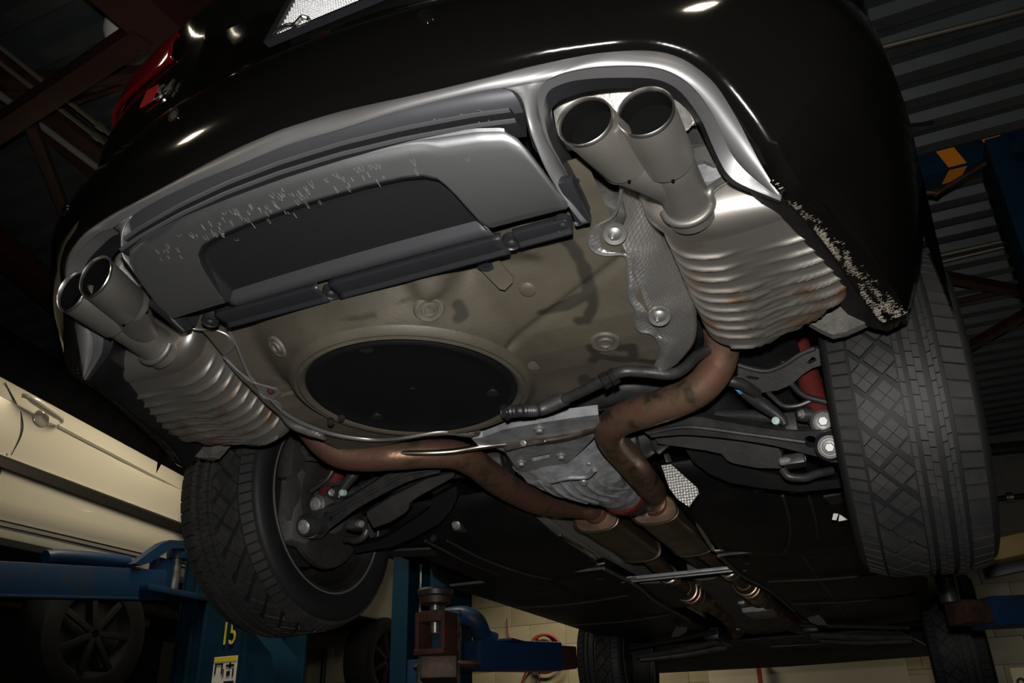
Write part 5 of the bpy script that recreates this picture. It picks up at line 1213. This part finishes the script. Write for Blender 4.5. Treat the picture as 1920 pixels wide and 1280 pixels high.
plate('gusset', [at(u, v, x=xa + .03) for u, v in ((238, 1058), (262, 1040), (290, 1020), (305, 1014), (335, 1016), (335, 1030), (308, 1030), (296, 1038), (268, 1056), (250, 1062))], (1, 0, 0), .05, 'lift_blue', sa)
beam('gusset_strut', at(290, 1036, x=xa + .04), at(286, 1068, x=xa + .04), .02, .02, 'lift_blue', sa, .002)
pk = at(328, 1075, x=xa + .02)
tube('pivot_pin', [pk + Vector((0, 0, -.085)), pk + Vector((0, 0, .075))], .026, 'pin_steel', sa, 20)
box('pivot_block', (pk.x - .05, pk.y - .13, pk.z - .09), (pk.x + .02, pk.y - .03, pk.z + .06), 'lift_blue', sa, .01)
box('pivot_floor', (pk.x - .08, pk.y - .25, pk.z - .125), (pk.x + .1, pk.y + .2, pk.z - .095), 'lift_blue', sa, .005)
lathe('pivot_cap', pk + Vector((0, 0, .10)), (0, 0, 1), [(0, -.03), (.05, -.03), (.055, 0), (.05, .02), (0, .025)], 'lift_blue', sa, 24)

# ------------------------------------------------------------------ things on the far wall
W = lambda u, v: at(u, v, y=WY - .06)
tr = thing('cable_tray', 'dark perforated rail on the far wall beside the left tyre', 'rail', W(700, 1170))
beam('rail', W(660, 1178), W(770, 1170), .05, .10, 'steel_dark', tr, .006)
beam('perforated_edge', W(660, 1166), W(770, 1159), .04, .03, 'conduit', tr, .003)
for i in range(12):
    p = W(664 + i * 9, 1165.6 - i * .64); box('perforation', (p.x - .018, p.y - .025, p.z - .010), (p.x + .018, p.y - .015, p.z + .010), 'steel_dark', tr)
pp = tag(tube('wall_pipe', [W(612, 1180), W(603, 1300)], .035, 'steel_dark', None, 10), 'dark vertical pipe on the far wall below the left tyre', 'pipe')
tag(tube('wall_pipe', [W(1006, 1192), W(1010, 1300)], .018, 'conduit', None, 10), 'thin bright vertical rod on the far wall behind the blue arm', 'pipe')
hr = thing('hose_reel', 'red air hose coiled on the far wall behind the blue lift arm', 'hose', W(1015, 1225))
for k in range(3):
    c = W(1018 + k * 5, 1218 + k * 4); r = .16 + .02 * k
    tube('hose_coil', [c + Vector((math.cos(a) * r, -.03 * k - .02, math.sin(a) * r)) for a in [2 * math.pi * i / 16 for i in range(17)]], .014, 'hose_red', hr, 8, 60)
tube('hose_tail', [W(1000, 1240), W(985, 1262), W(975, 1290)], .012, 'hose_red', hr, 8, 16)
tube('hose_feed', [W(950, 1160), W(955, 1195), W(985, 1220), W(1000, 1230)], .008, 'hose_red', hr, 8, 20)
tag(box('wall_cabinet', (W(1345, 1262).x, WY - .5, -1.2), (W(1700, 1250).x, WY - .1, W(1500, 1252).z), 'wall_white', None, .01), 'white cabinet against the far wall under the front bumper', 'cabinet')
tag(box('wall_strip', (-.02, -.02, -.6), (.02, .02, .1), 'hose_red', None, .002, None, W(1439, 1262) + Vector((0, -.5, 0))), 'dark red upright strip on the white cabinet', 'strip')
sg = thing('wall_sign', 'cream sign board with dark lettering between white cabinet and front tyre', 'sign', W(1730, 1275))
q = at(1698, 1267, y=WY - .2); q2 = at(1768, 1262, y=WY - .2)
plate('board', [(q.x, q.y, q.z), (q2.x, q.y, q2.z), (q2.x, q.y, q.z - .5), (q.x, q.y, q.z - .5)], (0, 1, 0), .02, 'wall_white', sg)
text('sign_lettering', 'ROCK', .16, (q.x + .1, q.y - .004, q.z - .20), (1, 0, 0), (0, 0, 1), 'rusty_steel', sg, .002)
sg2 = thing('wall_sign', 'cream sign board with black figures at the bottom right corner', 'sign', W(1905, 1275))
q = at(1893, 1252, y=WY - .2)
plate('board', [(q.x, q.y, q.z), (q.x + .5, q.y, q.z), (q.x + .5, q.y, q.z - .5), (q.x, q.y, q.z - .5)], (0, 1, 0), .02, 'wall_white', sg2)
text('sign_figures', '89', .17, (q.x + .02, q.y - .004, q.z - .20), (1, 0, 0), (0, 0, 1), 'sign_black', sg2, .002)
tag(tube('wall_pipe', [at(1860, 936, y=WY - .1), at(1960, 925, y=WY - .1)], .028, 'steel_dark', None, 10), 'black level pipe on the grey wall right of the rear tyre', 'pipe')
lathe('pipe_clip', at(1893, 932, y=WY - .14), (1, 0, 0), [(.03, -.03), (.05, -.03), (.05, .03), (.03, .03)], 'pin_steel', bpy.data.objects['wall_pipe.002'], 12)
tag(beam('roof_edge_beam', at(1780, 850, y=WY - .3), at(2050, 825, y=WY - .3), .12, .09, 'steel_dark', None), 'dark beam where roof deck meets the grey wall', 'beam')
tb = thing('board_stand_in', 'brown stand-in board on an added steel rack beside the right rear tyre', 'rack', (2.2, 3.0, FZ))  # stand-in for a brown part of another car; rack and legs are added
b0 = at(1836, 1046, y=3.0); b1 = at(1990, 1012, y=3.0)
bdir = (b1 - b0).normalized()
beam('board', b0, b0 + bdir * 2.6, .3, .10, 'cloth_tan', tb, .01)
beam('rack_rail', b0 + Vector((0, 0, -.08)), b0 + bdir * 2.6 + Vector((0, 0, -.08)), .06, .05, 'steel_dark', tb, .004)
for f in (.75, 2.5):
    q = b0 + bdir * f; box('rack_leg', (q.x - .03, q.y - .03, FZ), (q.x + .03, q.y + .03, q.z - .05), 'steel_dark', tb, .004)
